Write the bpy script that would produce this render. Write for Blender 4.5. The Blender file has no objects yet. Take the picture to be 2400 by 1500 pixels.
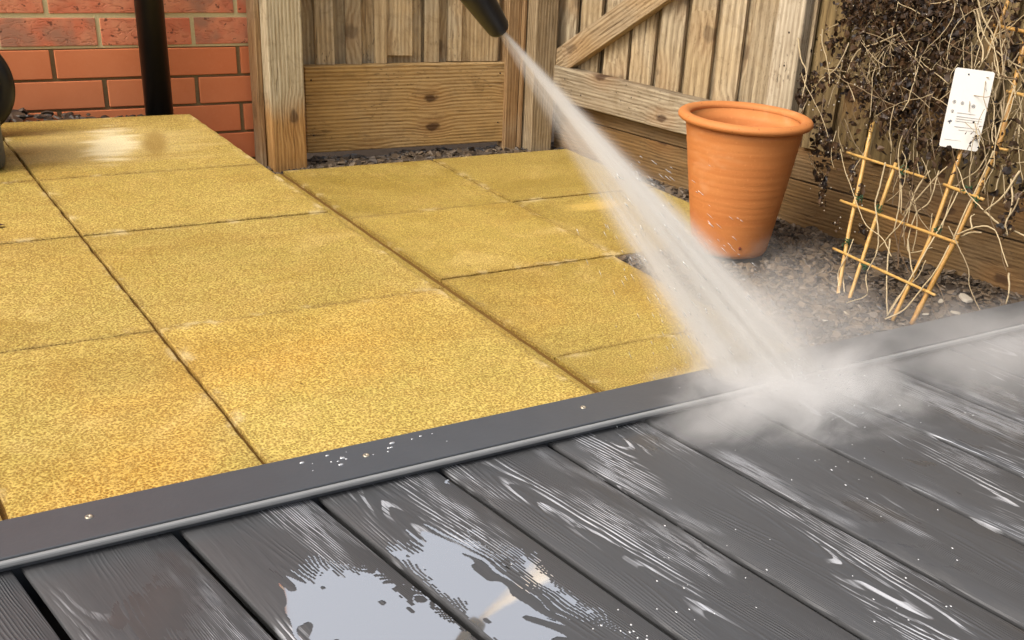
import bpy, math, random
import numpy as np
from mathutils import Vector, Matrix, Euler
from mathutils import noise as mnoise

random.seed(11)
rng = np.random.default_rng(5)
R = math.radians
SC = bpy.context.scene

# ------------------------------------------------------------------ camera
cam_d = bpy.data.cameras.new("camera")
cam = bpy.data.objects.new("camera", cam_d)
SC.collection.objects.link(cam)
CM = Matrix(((0.8251, 0.1981, -0.5291), (-0.5597, 0.4139, -0.7179), (0.0768, 0.8885, 0.4524)))
H = 0.654
cam.matrix_world = Matrix.Translation((0, 0, H)) @ CM.to_quaternion().to_matrix().to_4x4()
cam_d.sensor_width = 36.0
cam_d.lens = 2667.77 / 2400 * 36
cam_d.shift_x = (1200 - 1408.76) / 2400
cam_d.shift_y = (1023.11 - 750) / 2400
cam_d.clip_start = 0.02
cam_d.clip_end = 500
SC.camera = cam

# ------------------------------------------------------------------ sky, sun, exposure
SUN_EL, SUN_AZ = R(46), R(262)      # azimuth measured from +Y clockwise
w = bpy.data.worlds.new("World")
SC.world = w
w.use_nodes = True
wn = w.node_tree
bg = wn.nodes["Background"]
sky = wn.nodes.new("ShaderNodeTexSky")
sky.sky_type = 'NISHITA'
sky.sun_disc = False
sky.sun_elevation = SUN_EL
sky.sun_rotation = SUN_AZ
sky.air_density = 1.0
sky.dust_density = 7.0
sky.ozone_density = 0.6
hsn = wn.nodes.new("ShaderNodeHueSaturation")      # thin overcast: a paler, greyer sky
hsn.inputs["Saturation"].default_value = 0.5
wn.links.new(sky.outputs[0], hsn.inputs["Color"])
wn.links.new(hsn.outputs[0], bg.inputs[0])
bg.inputs[1].default_value = 0.15
sd = bpy.data.lights.new("sun", 'SUN')
sd.energy = 0.95
sd.angle = R(24)
sd.color = (1.0, 0.93, 0.82)
sun = bpy.data.objects.new("sun", sd)
SC.collection.objects.link(sun)
sdir = Vector((math.sin(SUN_AZ) * math.cos(SUN_EL), math.cos(SUN_AZ) * math.cos(SUN_EL), math.sin(SUN_EL)))
sun.rotation_euler = sdir.to_track_quat('Z', 'Y').to_euler()
SC.view_settings.view_transform = 'Standard'
SC.view_settings.look = 'None'
SC.view_settings.gamma = 1
SC.view_settings.exposure = 0.52
SC.cycles.volume_bounces = 3
SC.cycles.max_bounces = 8
SC.cycles.volume_step_rate = 0.5
SC.cycles.volume_max_steps = 128
SC.cycles.use_denoising = True

# ------------------------------------------------------------------ helpers
CAMP = Vector((0, 0, H))


def ray(x, y):
    return CM @ Vector(((x - 1408.76) / 2667.77, -(y - 1023.11) / 2667.77, -1))


def at_plane(x, y, p0, n):
    d = ray(x, y)
    p0 = Vector(p0); n = Vector(n)
    return CAMP + d * ((p0 - CAMP).dot(n) / d.dot(n))


def at_z(x, y, z):
    return at_plane(x, y, (0, 0, z), (0, 0, 1))


def at_depth(x, y, t):
    return CAMP + ray(x, y) * t


def lin(r, g, b):
    f = lambda c: ((c / 255 + 0.055) / 1.055) ** 2.4 if c > 10 else c / 255 / 12.92
    return (f(r), f(g), f(b), 1)


class NT:
    """small node-graph writer"""
    def __init__(s, name):
        s.m = bpy.data.materials.new(name)
        s.m.use_nodes = True
        s.t = s.m.node_tree
        s.t.nodes.clear()
        s.out = s.t.nodes.new("ShaderNodeOutputMaterial")

    def n(s, typ, **k):
        nd = s.t.nodes.new(typ)
        for a, b in k.items():
            setattr(nd, a, b)
        return nd

    def set(s, sock, v):
        if v is None:
            return
        if isinstance(v, bpy.types.NodeSocket):
            s.t.links.new(v, sock)
        else:
            if hasattr(sock.default_value, '__len__') and not hasattr(v, '__len__'):
                v = [v] * len(sock.default_value)
            if hasattr(v, '__len__') and len(v) == 4 and len(sock.default_value) == 3:
                v = v[:3]
            sock.default_value = v

    def M(s, op, a, b=None, c=None, clamp=False):
        nd = s.n("ShaderNodeMath", operation=op, use_clamp=clamp)
        s.set(nd.inputs[0], a); s.set(nd.inputs[1], b)
        if c is not None:
            s.set(nd.inputs[2], c)
        return nd.outputs[0]

    def add(s, a, b): return s.M('ADD', a, b)
    def sub(s, a, b): return s.M('SUBTRACT', a, b)
    def mul(s, a, b): return s.M('MULTIPLY', a, b)
    def div(s, a, b): return s.M('DIVIDE', a, b)

    def step(s, v, lo, hi, t0=0.0, t1=1.0):
        nd = s.n("ShaderNodeMapRange", interpolation_type='SMOOTHSTEP')
        s.set(nd.inputs[0], v); s.set(nd.inputs[1], lo); s.set(nd.inputs[2], hi)
        nd.inputs[3].default_value = t0; nd.inputs[4].default_value = t1
        return nd.outputs[0]

    def mix(s, f, a, b, mode='MIX'):
        nd = s.n("ShaderNodeMix", data_type='RGBA', blend_type=mode)
        s.set(nd.inputs[0], f); s.set(nd.inputs[6], a); s.set(nd.inputs[7], b)
        return nd.outputs[2]

    def coord(s, kind="Object"):
        return s.n("ShaderNodeTexCoord").outputs[kind]

    def sep(s, v):
        nd = s.n("ShaderNodeSeparateXYZ"); s.set(nd.inputs[0], v)
        return nd.outputs

    def comb(s, x, y, z):
        nd = s.n("ShaderNodeCombineXYZ")
        s.set(nd.inputs[0], x); s.set(nd.inputs[1], y); s.set(nd.inputs[2], z)
        return nd.outputs[0]

    def scale(s, v, sc, loc=(0, 0, 0)):
        nd = s.n("ShaderNodeMapping")
        s.set(nd.inputs[0], v); nd.inputs[3].default_value = sc; nd.inputs[1].default_value = loc
        return nd.outputs[0]

    def noise(s, v, sc, det=2, rough=0.5, dist=0.0, out=0):
        nd = s.n("ShaderNodeTexNoise")
        s.set(nd.inputs["Vector"], v); nd.inputs["Scale"].default_value = sc
        nd.inputs["Detail"].default_value = det; nd.inputs["Roughness"].default_value = rough
        nd.inputs["Distortion"].default_value = dist
        return nd.outputs[out]

    def vor(s, v, sc, feat='F1', out="Distance", rnd=1.0):
        nd = s.n("ShaderNodeTexVoronoi", feature=feat)
        s.set(nd.inputs["Vector"], v); nd.inputs["Scale"].default_value = sc
        nd.inputs["Randomness"].default_value = rnd
        return nd.outputs[out]

    def attr(s, name, out="Fac"):
        return s.n("ShaderNodeAttribute", attribute_name=name).outputs[out]

    def bump(s, h, strength=0.5, dist=0.002, normal=None):
        nd = s.n("ShaderNodeBump")
        nd.inputs["Strength"].default_value = strength
        nd.inputs["Distance"].default_value = dist
        s.set(nd.inputs["Height"], h)
        if normal is not None:
            s.set(nd.inputs["Normal"], normal)
        return nd.outputs[0]

    def pbsdf(s, col, rough=0.6, normal=None, metal=0.0, ior=1.5, spec=0.5, **k):
        nd = s.n("ShaderNodeBsdfPrincipled")
        s.set(nd.inputs["Base Color"], col); s.set(nd.inputs["Roughness"], rough)
        s.set(nd.inputs["Metallic"], metal); s.set(nd.inputs["IOR"], ior)
        s.set(nd.inputs["Specular IOR Level"], spec)
        if normal is not None:
            s.set(nd.inputs["Normal"], normal)
        for a, b in k.items():
            s.set(nd.inputs[a.replace('_', ' ')], b)
        s.t.links.new(nd.outputs[0], s.out.inputs[0])
        return nd


class MB:
    """mesh builder: boxes, tubes, lathes; rnd = a per-face random value read by the materials"""
    def __init__(s):
        s.v = []; s.f = []; s.r = []; s.sm = []; s.mi = []; s.e = []

    def addf(s, vs, fs, r=0.0, smooth=False, mi=0, ev=None):
        o = len(s.v)
        s.v.extend([tuple(p) for p in vs])
        s.e.extend(ev if ev is not None else [0.0] * len(vs))
        for f in fs:
            s.f.append([i + o for i in f]); s.r.append(r); s.sm.append(smooth); s.mi.append(mi)

    def box(s, lo, hi, r=0.0, mat=None, mi=0, jit=0.0):
        x0, y0, z0 = lo; x1, y1, z1 = hi
        vs = [Vector((x, y, z)) for z in (z0, z1) for y in (y0, y1) for x in (x0, x1)]
        if jit:
            vs = [p + Vector([random.uniform(-jit, jit) for _ in range(3)]) for p in vs]
        if mat is not None:
            vs = [mat @ p for p in vs]
        s.addf(vs, [(0, 2, 3, 1), (4, 5, 7, 6), (0, 1, 5, 4), (2, 6, 7, 3), (0, 4, 6, 2), (1, 3, 7, 5)], r, False, mi)

    def tube(s, pts, rad, n=8, r=0.0, caps=True, mi=0):
        pts = [Vector(p) for p in pts]
        if not hasattr(rad, '__len__'):
            rad = [rad] * len(pts)
        vs = []
        up = Vector((0.31, 0.17, 0.93))
        for i, p in enumerate(pts):
            d = (pts[min(i + 1, len(pts) - 1)] - pts[max(i - 1, 0)])
            if d.length < 1e-9:
                d = Vector((0, 0, 1))
            d.normalize()
            a = d.cross(up)
            if a.length < 1e-3:
                a = d.cross(Vector((1, 0, 0)))
            a.normalize(); b = d.cross(a)
            for k in range(n):
                t = 2 * math.pi * k / n
                vs.append(p + (a * math.cos(t) + b * math.sin(t)) * rad[i])
        fs = []
        for i in range(len(pts) - 1):
            for k in range(n):
                k2 = (k + 1) % n
                fs.append((i * n + k, i * n + k2, (i + 1) * n + k2, (i + 1) * n + k))
        if caps:
            fs.append(tuple(range(n - 1, -1, -1))); fs.append(tuple((len(pts) - 1) * n + k for k in range(n)))
        s.addf(vs, fs, r, True, mi)

    def lathe(s, prof, n=64, r=0.0, mat=None, closed=False):
        vs = []; fs = []
        for (rr, z) in prof:
            for k in range(n):
                t = 2 * math.pi * k / n
                p = Vector((rr * math.cos(t), rr * math.sin(t), z))
                vs.append(mat @ p if mat is not None else p)
        m = len(prof)
        for i in range(m - 1 + (1 if closed else 0)):
            j = (i + 1) % m
            for k in range(n):
                k2 = (k + 1) % n
                fs.append((i * n + k, i * n + k2, j * n + k2, j * n + k))
        s.addf(vs, fs, r, True)

    def build(s, name, mats, parent=None, bevel=0.0, seg=2, autosmooth=False):
        me = bpy.data.meshes.new(name)
        me.from_pydata(s.v, [], s.f)
        me.update()
        if not isinstance(mats, (list, tuple)):
            mats = [mats]
        for m in mats:
            me.materials.append(m)
        at = me.attributes.new("rnd", 'FLOAT', 'FACE')
        at.data.foreach_set("value", s.r)
        if any(s.e):
            ae = me.attributes.new("edge", 'FLOAT', 'POINT'); ae.data.foreach_set("value", s.e)
        me.polygons.foreach_set("use_smooth", s.sm)
        me.polygons.foreach_set("material_index", s.mi)
        o = bpy.data.objects.new(name, me)
        SC.collection.objects.link(o)
        if parent is not None:
            o.parent = parent
        if bevel:
            b = o.modifiers.new("bevel", 'BEVEL'); b.width = bevel; b.segments = seg; b.limit_method = 'ANGLE'
        return o


def tag(o, label=None, cat=None, group=None, kind=None):
    if label: o["label"] = label
    if cat: o["category"] = cat
    if group: o["group"] = group
    if kind: o["kind"] = kind
    return o


def empty(name, loc=(0, 0, 0)):
    o = bpy.data.objects.new(name, None)
    o.empty_display_size = 0.05
    SC.collection.objects.link(o)
    o.location = loc
    return o


def adopt(parent, *kids):
    """parent without moving the child"""
    for k in kids:
        k.parent = parent
        k.matrix_parent_inverse = Matrix.Translation(parent.location).inverted()


# ------------------------------------------------------------------ dimensions
Z_UP = 0.0          # upper patio surface
Z_LO = -0.164       # lower patio surface
Z_DK = -0.013       # deck surface
Y_TB, Y_TF = 1.145, 1.066    # trim back / front edge
A_DK = 0.130291     # deck boards' turn from the patio grid
Y_WALL = 3.12
A_BF = -math.atan(0.03)

# ------------------------------------------------------------------ materials

def mat_slab(name, olive):
    t = NT(name)
    c = t.coord()
    fine = t.noise(c, 360, 3, 0.7)
    grain = t.vor(c, 290, 'F1', "Distance")
    mid = t.noise(c, 22, 3, 0.6)
    big = t.noise(c, 3.2, 4, 0.6, 0.6)
    r = t.attr("rnd")
    Y0 = t.sep(c)[1]
    dark = t.mix(big, lin(140, 112, 46), lin(152, 122, 54))
    lite = t.mix(big, lin(206, 184, 98), lin(222, 198, 106))
    f = t.step(t.add(t.mul(fine, 0.75), t.mul(grain, 0.45)), 0.42, 0.80)
    col = t.mix(f, dark, lite)
    warm = t.step(t.noise(t.scale(c, (1, 1, 1), (2, 9, 0)), 1.7, 4, 0.6, 0.5), 0.42, 0.66)
    col = t.mix(t.mul(warm, t.step(Y0, 2.4, 1.3, 0.10, 0.55)), col, t.mix(f, lin(168, 112, 36), lin(240, 190, 92)))
    col = t.mix(t.step(mid, 0.35, 0.8, 0.0, 0.45), col, t.mix(f, lin(166, 132, 62), lin(224, 190, 112)))
    # dirt and algae, stronger away from the deck, strongest at the slabs' far borders
    X, Y, Z = t.sep(c)[:3]
    far = t.step(Y, 1.2, 3.0)
    algae = t.mul(t.mul(t.step(t.noise(c, 2.1, 5, 0.65, 0.8), 0.40, 0.72), t.add(0.25, far)), olive)
    col = t.mix(t.mul(algae, 0.62), col, t.mix(f, lin(120, 98, 32), lin(190, 160, 66)))
    # damp stain patches
    damp = t.step(t.noise(t.scale(c, (1.0, 2.2, 1.0), (4.1, 0.7, 0)), 2.6, 4, 0.6, 0.4), 0.52, 0.66)
    col = t.mix(t.mul(damp, 0.38), col, t.mix(f, lin(132, 100, 38), lin(186, 150, 68)))
    blot = t.step(t.noise(t.scale(c, (1, 1, 1), (7, 2, 0)), 11, 5, 0.7, 0.5), 0.50, 0.70)
    col = t.mix(t.mul(blot, 0.30), col, t.mix(f, lin(138, 106, 44), lin(198, 160, 78)))
    rub = t.step(t.noise(t.scale(c, (1, 1, 1), (1, 6, 0)), 5, 4, 0.65, 0.5), 0.55, 0.72)
    col = t.mix(t.mul(rub, 0.30), col, t.mix(f, lin(200, 164, 90), lin(246, 220, 146)))
    # pale grit scattered over
    grit = t.step(t.noise(c, 520, 1, 0.5), 0.70, 0.78)
    col = t.mix(t.mul(grit, 0.65), col, lin(250, 222, 150))
    darkgrit = t.step(t.noise(t.scale(c, (1, 1, 1), (9, 3, 1)), 300, 1, 0.5), 0.68, 0.76)
    col = t.mix(t.mul(darkgrit, 0.5), col, lin(120, 80, 30))
    ed = t.attr("edge")
    en = t.noise(c, 16, 4, 0.65)
    dirt = t.mul(t.step(t.add(ed, t.mul(t.sub(en, 0.5), 1.5)), 0.35, 1.25), 0.50)
    col = t.mix(dirt, col, t.mix(f, lin(96, 72, 34), lin(150, 120, 62)))
    pale_e = t.mul(t.step(t.noise(t.scale(c, (1, 1, 1), (3, 8, 0)), 13, 4, 0.6), 0.54, 0.66), t.step(ed, 0.1, 0.7))
    col = t.mix(t.mul(pale_e, 0.55), col, lin(226, 204, 150))
    chips = t.step(t.noise(t.scale(c, (1, 1, 1), (5, 5, 5)), 42, 2, 0.5), 0.735, 0.76)
    col = t.mix(t.mul(chips, 0.55), col, lin(104, 76, 36))
    hs = t.n("ShaderNodeHueSaturation"); t.set(hs.inputs["Color"], col)
    t.set(hs.inputs["Value"], t.add(0.84, t.mul(r, 0.17))); t.set(hs.inputs["Saturation"], 1.0)
    col = hs.outputs[0]
    # glare and the downpipe's dark reflection painted into the upper slab colour, a pale swirl on the lower one
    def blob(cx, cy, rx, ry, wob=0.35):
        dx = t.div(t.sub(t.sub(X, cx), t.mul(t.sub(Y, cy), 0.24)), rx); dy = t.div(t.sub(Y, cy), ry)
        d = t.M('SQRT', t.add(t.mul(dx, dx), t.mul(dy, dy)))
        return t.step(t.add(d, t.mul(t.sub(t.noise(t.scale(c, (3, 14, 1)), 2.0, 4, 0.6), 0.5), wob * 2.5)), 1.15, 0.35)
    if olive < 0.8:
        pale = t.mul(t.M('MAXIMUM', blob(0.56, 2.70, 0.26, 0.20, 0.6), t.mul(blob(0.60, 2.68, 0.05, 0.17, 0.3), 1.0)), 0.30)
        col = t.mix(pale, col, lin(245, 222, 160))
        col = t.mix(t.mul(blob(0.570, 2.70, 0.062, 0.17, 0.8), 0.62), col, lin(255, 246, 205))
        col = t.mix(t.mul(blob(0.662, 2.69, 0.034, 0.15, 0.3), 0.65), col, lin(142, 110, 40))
    else:
        col = t.mix(t.mul(blob(1.70, 2.42, 0.12, 0.055, 0.5), 0.5), col, lin(236, 200, 110))
    wet = t.step(t.noise(c, 2.3, 4, 0.6, 0.5), 0.38, 0.7)
    rough = t.sub(0.62, t.mul(wet, 0.34))
    h = t.add(t.mul(fine, 0.8), t.mul(grain, 0.6))
    t.pbsdf(col, rough, t.bump(h, 0.55, 0.0022), spec=0.45)
    return t.m


def mat_wood(name, lo, hi, axis='Z', grey=0.4, mould=0.4, knots=0.6, contrast=1.0, rough=0.75, warm_foot=None, tone=None, ringf=620.0):
    """weathered softwood; axis = grain direction in object space"""
    t = NT(name)
    c = t.coord()
    r = t.attr("rnd")
    off = t.comb(t.mul(r, 37.0), t.mul(r, 91.0), t.mul(r, 53.0))
    nd = t.n("ShaderNodeVectorMath", operation='ADD'); t.set(nd.inputs[0], c); t.set(nd.inputs[1], off)
    p = nd.outputs[0]
    S = {'X': (1, 16, 16), 'Y': (16, 1, 16), 'Z': (16, 16, 1)}[axis]
    sx_, sy_, sz_ = t.sep(p)[:3]
    ga, gc = {'X': (sx_, sz_), 'Y': (sy_, sz_), 'Z': (sz_, t.add(sx_, sy_))}[axis]
    kn = t.mul(t.sub(t.noise(p, 34, 2), 0.5), 0.16)
    kv = t.comb(t.add(t.mul(ga, 4.6), kn), t.add(t.mul(gc, 8.0), kn), 0.0)
    v2 = t.n("ShaderNodeTexVoronoi", feature='F1', voronoi_dimensions='2D')
    t.set(v2.inputs["Vector"], kv); v2.inputs["Scale"].default_value = 1.0
    gate = t.step(t.sep(v2.outputs["Color"])[0], 0.52, 0.53, 1.0, 0.0)
    kd = t.add(v2.outputs["Distance"], gate)
    kmask = t.step(kd, 0.13, 0.06)
    halo = t.step(kd, 0.42, 0.08)
    q = t.scale(p, S)
    warp = t.noise(t.scale(p, tuple(v * 0.22 for v in S)), 1.6, 3, 0.55)
    ax = t.sep(p)
    across = ax[2] if axis != 'Z' else t.add(ax[0], ax[1])
    phase = t.add(t.add(t.mul(across, ringf), t.mul(warp, 15.0)), t.mul(halo, 6.0))
    rings = t.add(0.5, t.mul(0.5, t.M('SINE', phase)))
    fibre = t.noise(q, 8.0, 5, 0.7)
    fine = t.noise(t.scale(p, tuple(v * 1.0 for v in S)), 30.0, 3, 0.7)
    f = t.add(t.add(t.mul(rings, 0.16 * contrast), t.mul(fibre, 0.70)), t.mul(fine, 0.24))
    f = t.step(f, 0.25, 0.88)
    col = t.mix(f, lo, hi)
    patch = t.step(t.noise(p, 3.0, 4, 0.6, 0.7), 0.35, 0.7)
    gcol = t.mix(f, lin(112, 98, 78), lin(202, 188, 160))
    col = t.mix(t.mul(patch, grey), col, gcol)
    hs = t.n("ShaderNodeHueSaturation"); t.set(hs.inputs["Color"], col)
    t.set(hs.inputs["Value"], t.add(0.84, t.mul(r, 0.30)))
    col = hs.outputs[0]
    blot = t.step(t.noise(p, 15, 5, 0.72, 0.6), 0.50, 0.68)
    col = t.mix(t.mul(blot, 0.34), col, t.mix(f, lin(84, 66, 42), lin(140, 116, 80)))
    if warm_foot is not None:
        z = t.sep(c)[2]
        wf = t.step(t.add(z, t.mul(t.sub(t.noise(t.scale(c, (18, 18, 3)), 1.0, 3), 0.5), 0.10)), warm_foot + 0.04, warm_foot - 0.04)
        col = t.mix(t.mul(wf, 0.85), col, t.mix(f, lin(138, 92, 38), lin(208, 158, 88)))
    sp = t.step(t.noise(t.scale(p, tuple(min(v, 3.0) for v in S)), 60, 2, 0.6), 0.60, 0.68)
    spm = t.step(t.noise(p, 7.0, 2, 0.5), 0.42, 0.62)
    col = t.mix(t.mul(t.mul(sp, spm), mould), col, lin(62, 50, 36))
    crack = t.step(t.noise(t.scale(p, tuple(v * 0.9 for v in S)), 9.0, 2, 0.4), 0.66, 0.72)
    col = t.mix(t.mul(crack, 0.45), col, lin(80, 60, 38))
    col = t.mix(t.mul(kmask, knots), col, lin(72, 46, 26))
    col = t.mix(t.mul(t.mul(halo, t.sub(1.0, kmask)), knots * 0.30), col, lin(150, 102, 54))
    h = t.sub(t.add(t.mul(f, 0.8), t.mul(fine, 0.25)), t.mul(crack, 0.8))
    if tone is not None:
        col = t.mix(1.0, col, tone, 'MULTIPLY')
    t.pbsdf(col, rough, t.bump(h, 0.7, 0.0025), spec=0.3)
    return t.m


def mat_brick():
    t = NT("brick_face")
    c = t.coord()
    r = t.attr("rnd")             # 0..1 smooth, 1..2 rustic
    rustic = t.step(r, 0.98, 1.02)
    rr = t.M('FRACT', r)
    X, Y, Z = t.sep(c)[:3]
    off = t.comb(t.add(X, t.mul(rr, 11.0)), Y, t.add(Z, t.mul(rr, 5.0)))
    n1 = t.noise(off, 14, 4, 0.6)
    n2 = t.noise(off, 120, 3, 0.6)
    smooth_c = t.mix(n1, lin(212, 122, 76), lin(228, 144, 96))
    smooth_c = t.mix(t.mul(rr, 0.5), smooth_c, lin(214, 116, 70))
    crease = t.noise(t.scale(off, (1.0, 1.0, 2.6)), 26, 3, 0.6, 2.2)
    cr = t.step(crease, 0.52, 0.66)
    rust_c = t.mix(t.step(n1, 0.35, 0.65), lin(214, 120, 86), lin(224, 146, 108))
    rust_c = t.mix(t.mul(t.step(t.noise(off, 8, 3, 0.5), 0.42, 0.56), t.step(rr, 0.25, 0.55)), rust_c, lin(176, 124, 98))
    rust_c = t.mix(t.mul(cr, 0.45), rust_c, lin(176, 98, 66))
    pits = t.step(t.noise(off, 70, 2, 0.5), 0.66, 0.73)
    rust_c = t.mix(t.mul(pits, 0.75), rust_c, lin(70, 44, 34))
    col = t.mix(rustic, smooth_c, rust_c)
    col = t.mix(t.step(n2, 0.5, 0.8, 0, 0.18), col, lin(230, 150, 110))
    h = t.add(t.mul(t.mul(cr, rustic), -0.9), t.mul(n2, 0.25))
    t.pbsdf(col, 0.7, t.bump(h, 0.5, 0.0025), spec=0.3)
    return t.m


def mat_mortar(name, a, b):
    t = NT(name)
    c = t.coord()
    n = t.noise(c, 160, 3, 0.6)
    m2 = t.noise(c, 9, 3, 0.6)
    col = t.mix(t.add(t.mul(n, 0.6), t.mul(m2, 0.4)), a, b)
    t.pbsdf(col, 0.9, t.bump(n, 0.6, 0.002), spec=0.2)
    return t.m


def mat_deck():
    """dark grey embossed composite, wet; attributes bu, bv = coordinates on the board (m), bc/ba/bb = its grain"""
    t = NT("wet_composite")
    u = t.attr("bu"); v = t.attr("bv"); cc = t.attr("bc"); al = t.attr("ba"); be = t.attr("bb"); ph = t.attr("bp")
    vec = t.comb(t.add(u, t.mul(ph, 3.0)), t.add(v, t.mul(ph, 17.0)), ph)
    wob = t.noise(t.scale(vec, (14, 3.0, 1)), 1.0, 3, 0.55)
    q = t.add(t.sub(u, cc), t.mul(t.sub(wob, 0.5), 0.012))
    Hh = t.add(t.add(t.mul(t.mul(q, q), al), t.mul(v, be)), t.mul(t.noise(t.scale(vec, (20, 5, 1)), 1.0, 2, 0.5), 3.0))
    ring = t.add(0.5, t.mul(0.5, t.M('SINE', t.mul(Hh, 6.2832))))
    ring = t.M('POWER', ring, 1.6)
    brk = t.step(t.noise(t.scale(vec, (60, 6, 1)), 1.0, 3, 0.6), 0.36, 0.58)
    zone = t.step(t.noise(t.scale(vec, (9, 4.0, 1)), 1.0, 3, 0.6, 0.5), 0.40, 0.66, 0.10, 0.85)
    fib = t.noise(t.scale(vec, (420, 16, 1)), 1.0, 3, 0.6)
    g = t.add(t.mul(t.mul(ring, brk), zone), t.mul(fib, 0.30))
    # water level in the grain: fills the grooves where the film is deep
    film = t.noise(t.scale(vec, (7, 3.2, 1), (5, 2, 0)), 1.0, 4, 0.6, 0.6)
    level = t.step(film, 0.44, 0.74, -0.15, 0.62)
    wetm = t.step(t.sub(level, g), -0.05, 0.06)
    h = t.M('MAXIMUM', g, level)
    base = t.mix(t.noise(t.scale(vec, (5, 2, 1)), 1.0, 4, 0.6), lin(55, 56, 58), lin(76, 77, 79))
    base = t.mix(t.mul(t.sub(1.0, g), 0.25), base, lin(52, 48, 44))
    base = t.mix(t.mul(fib, 0.25), base, lin(108, 110, 112))
    # open water standing in the deeper grooves, its pale sky glint painted into the base
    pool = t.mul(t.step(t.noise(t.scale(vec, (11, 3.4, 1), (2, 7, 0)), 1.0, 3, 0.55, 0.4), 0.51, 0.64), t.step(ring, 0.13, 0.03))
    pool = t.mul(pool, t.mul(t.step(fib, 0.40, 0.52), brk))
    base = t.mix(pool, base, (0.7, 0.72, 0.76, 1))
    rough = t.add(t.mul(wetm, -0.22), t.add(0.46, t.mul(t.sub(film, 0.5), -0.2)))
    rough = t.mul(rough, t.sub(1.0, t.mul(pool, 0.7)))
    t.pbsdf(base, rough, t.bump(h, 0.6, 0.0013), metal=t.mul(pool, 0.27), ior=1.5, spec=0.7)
    return t.m


def mat_water():
    t = NT("standing_water")
    c = t.coord()
    h = t.noise(t.scale(c, (10, 6, 1)), 1.0, 3, 0.5, 0.4)
    t.pbsdf((1.0, 0.98, 0.95, 1), 0.035, t.bump(h, 0.08, 0.002), metal=0.9, ior=1.33)
    return t.m


def mat_simple(name, col, rough=0.5, noise_amt=0.15, sc=40, bump=0.15, metal=0.0, spec=0.5, **k):
    t = NT(name)
    c = t.coord()
    n = t.noise(c, sc, 4, 0.6)
    a = tuple(v * (1 - noise_amt) for v in col[:3]) + (1,)
    b = tuple(min(1, v * (1 + noise_amt)) for v in col[:3]) + (1,)
    n2 = t.noise(c, sc * 9, 2, 0.6)
    t.pbsdf(t.mix(n, a, b), rough, t.bump(n2, bump, 0.0015), metal=metal, spec=spec, **k)
    return t.m


def mat_rnd(name, cols, rough=0.6, spec=0.4, bump=0.3):
    """colour picked per piece from the rnd attribute"""
    t = NT(name)
    r = t.attr("rnd")
    ramp = t.n("ShaderNodeValToRGB")
    t.set(ramp.inputs[0], r)
    els = ramp.color_ramp.elements
    for i, cc in enumerate(cols):
        e = els[i] if i < 2 else els.new(0)
        e.position = i / max(1, len(cols) - 1); e.color = cc
    c = t.coord()
    n = t.noise(c, 90, 4, 0.6)
    col = t.mix(t.mul(n, 0.35), ramp.outputs[0], tuple(v * 0.4 for v in cols[0][:3]) + (1,))
    t.pbsdf(col, rough, t.bump(n, bump, 0.002), spec=spec)
    return t.m


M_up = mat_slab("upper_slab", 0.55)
M_lo = mat_slab("lower_slab", 1.0)
M_brick = mat_brick()
M_mort_c = mat_mortar("cream_mortar", lin(196, 178, 128), lin(226, 212, 164))
M_mort_d = mat_mortar("dark_mortar", lin(112, 96, 62), lin(156, 140, 102))
M_sand = mat_mortar("joint_sand", lin(96, 70, 30), lin(132, 100, 50))
M_deck = mat_deck()
M_water = mat_water()
M_trim = mat_simple("trim_metal", lin(74, 77, 81), 0.34, 0.12, 18, 0.12, 0.0, 0.7)
M_lip = mat_simple("trim_lip", lin(138, 139, 139), 0.42, 0.10, 30, 0.1, 0.0, 0.6)
M_black = mat_simple("black_plastic", lin(24, 22, 20), 0.32, 0.25, 12, 0.05, 0.0, 0.5)
M_noz = mat_simple("nozzle_rubber", lin(22, 20, 19), 0.42, 0.2, 30, 0.1, 0.0, 0.5)
M_grey = mat_simple("grey_plastic", lin(74, 76, 78), 0.45, 0.12, 20, 0.1)
M_soil = mat_simple("soil", lin(78, 64, 50), 0.95, 0.4, 30, 0.8, 0.0, 0.2)
M_under = mat_simple("deck_void", lin(26, 23, 20), 0.9, 0.3, 20, 0.3, 0.0, 0.2)
M_slate = mat_rnd("slate_chip", [lin(46, 38, 32), lin(70, 58, 48), lin(90, 74, 64), lin(66, 58, 54), lin(98, 82, 66), lin(124, 106, 84)], 0.55, 0.5)
M_steel = mat_simple("screw_steel", lin(190, 180, 160), 0.35, 0.15, 200, 0.1, 0.7)

W_FEATHER = mat_wood("feather_board_wood", lin(150, 122, 84), lin(216, 192, 150), 'Z', 0.75, 0.5, 0.5)
W_SIDE = mat_wood("side_board_wood", lin(126, 104, 74), lin(192, 170, 132), 'Z', 0.75, 0.35, 0.5)
W_DAMP_SHADE = mat_wood("damp_shade_board_wood", lin(82, 66, 38), lin(138, 116, 74), 'Z', 0.15, 0.9, 0.9)  # damp wood, with some of the climber's shade put into the colour
W_POST = mat_wood("post_wood", lin(150, 128, 92), lin(222, 208, 174), 'Z', 0.95, 0.85, 0.75, warm_foot=-0.01)
W_POST2 = mat_wood("corner_post_wood", lin(118, 84, 48), lin(180, 146, 102), 'Z', 0.5, 0.3, 0.4)
W_GB = mat_wood("gravel_board_wood", lin(144, 108, 58), lin(208, 170, 108), 'X', 0.25, 0.5, 0.9, 1.5)
W_GBS = mat_wood("side_gravel_board_wood", lin(84, 62, 34), lin(136, 104, 62), 'Y', 0.2, 0.4, 0.8, 0.9)
W_RAIL = mat_wood("rail_wood", lin(112, 94, 70), lin(172, 154, 126), 'Y', 0.85, 0.7, 0.85)
W_BRACE = mat_wood("brace_wood", lin(126, 96, 60), lin(190, 160, 116), 'Y', 0.7, 0.5, 0.5)
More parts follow.
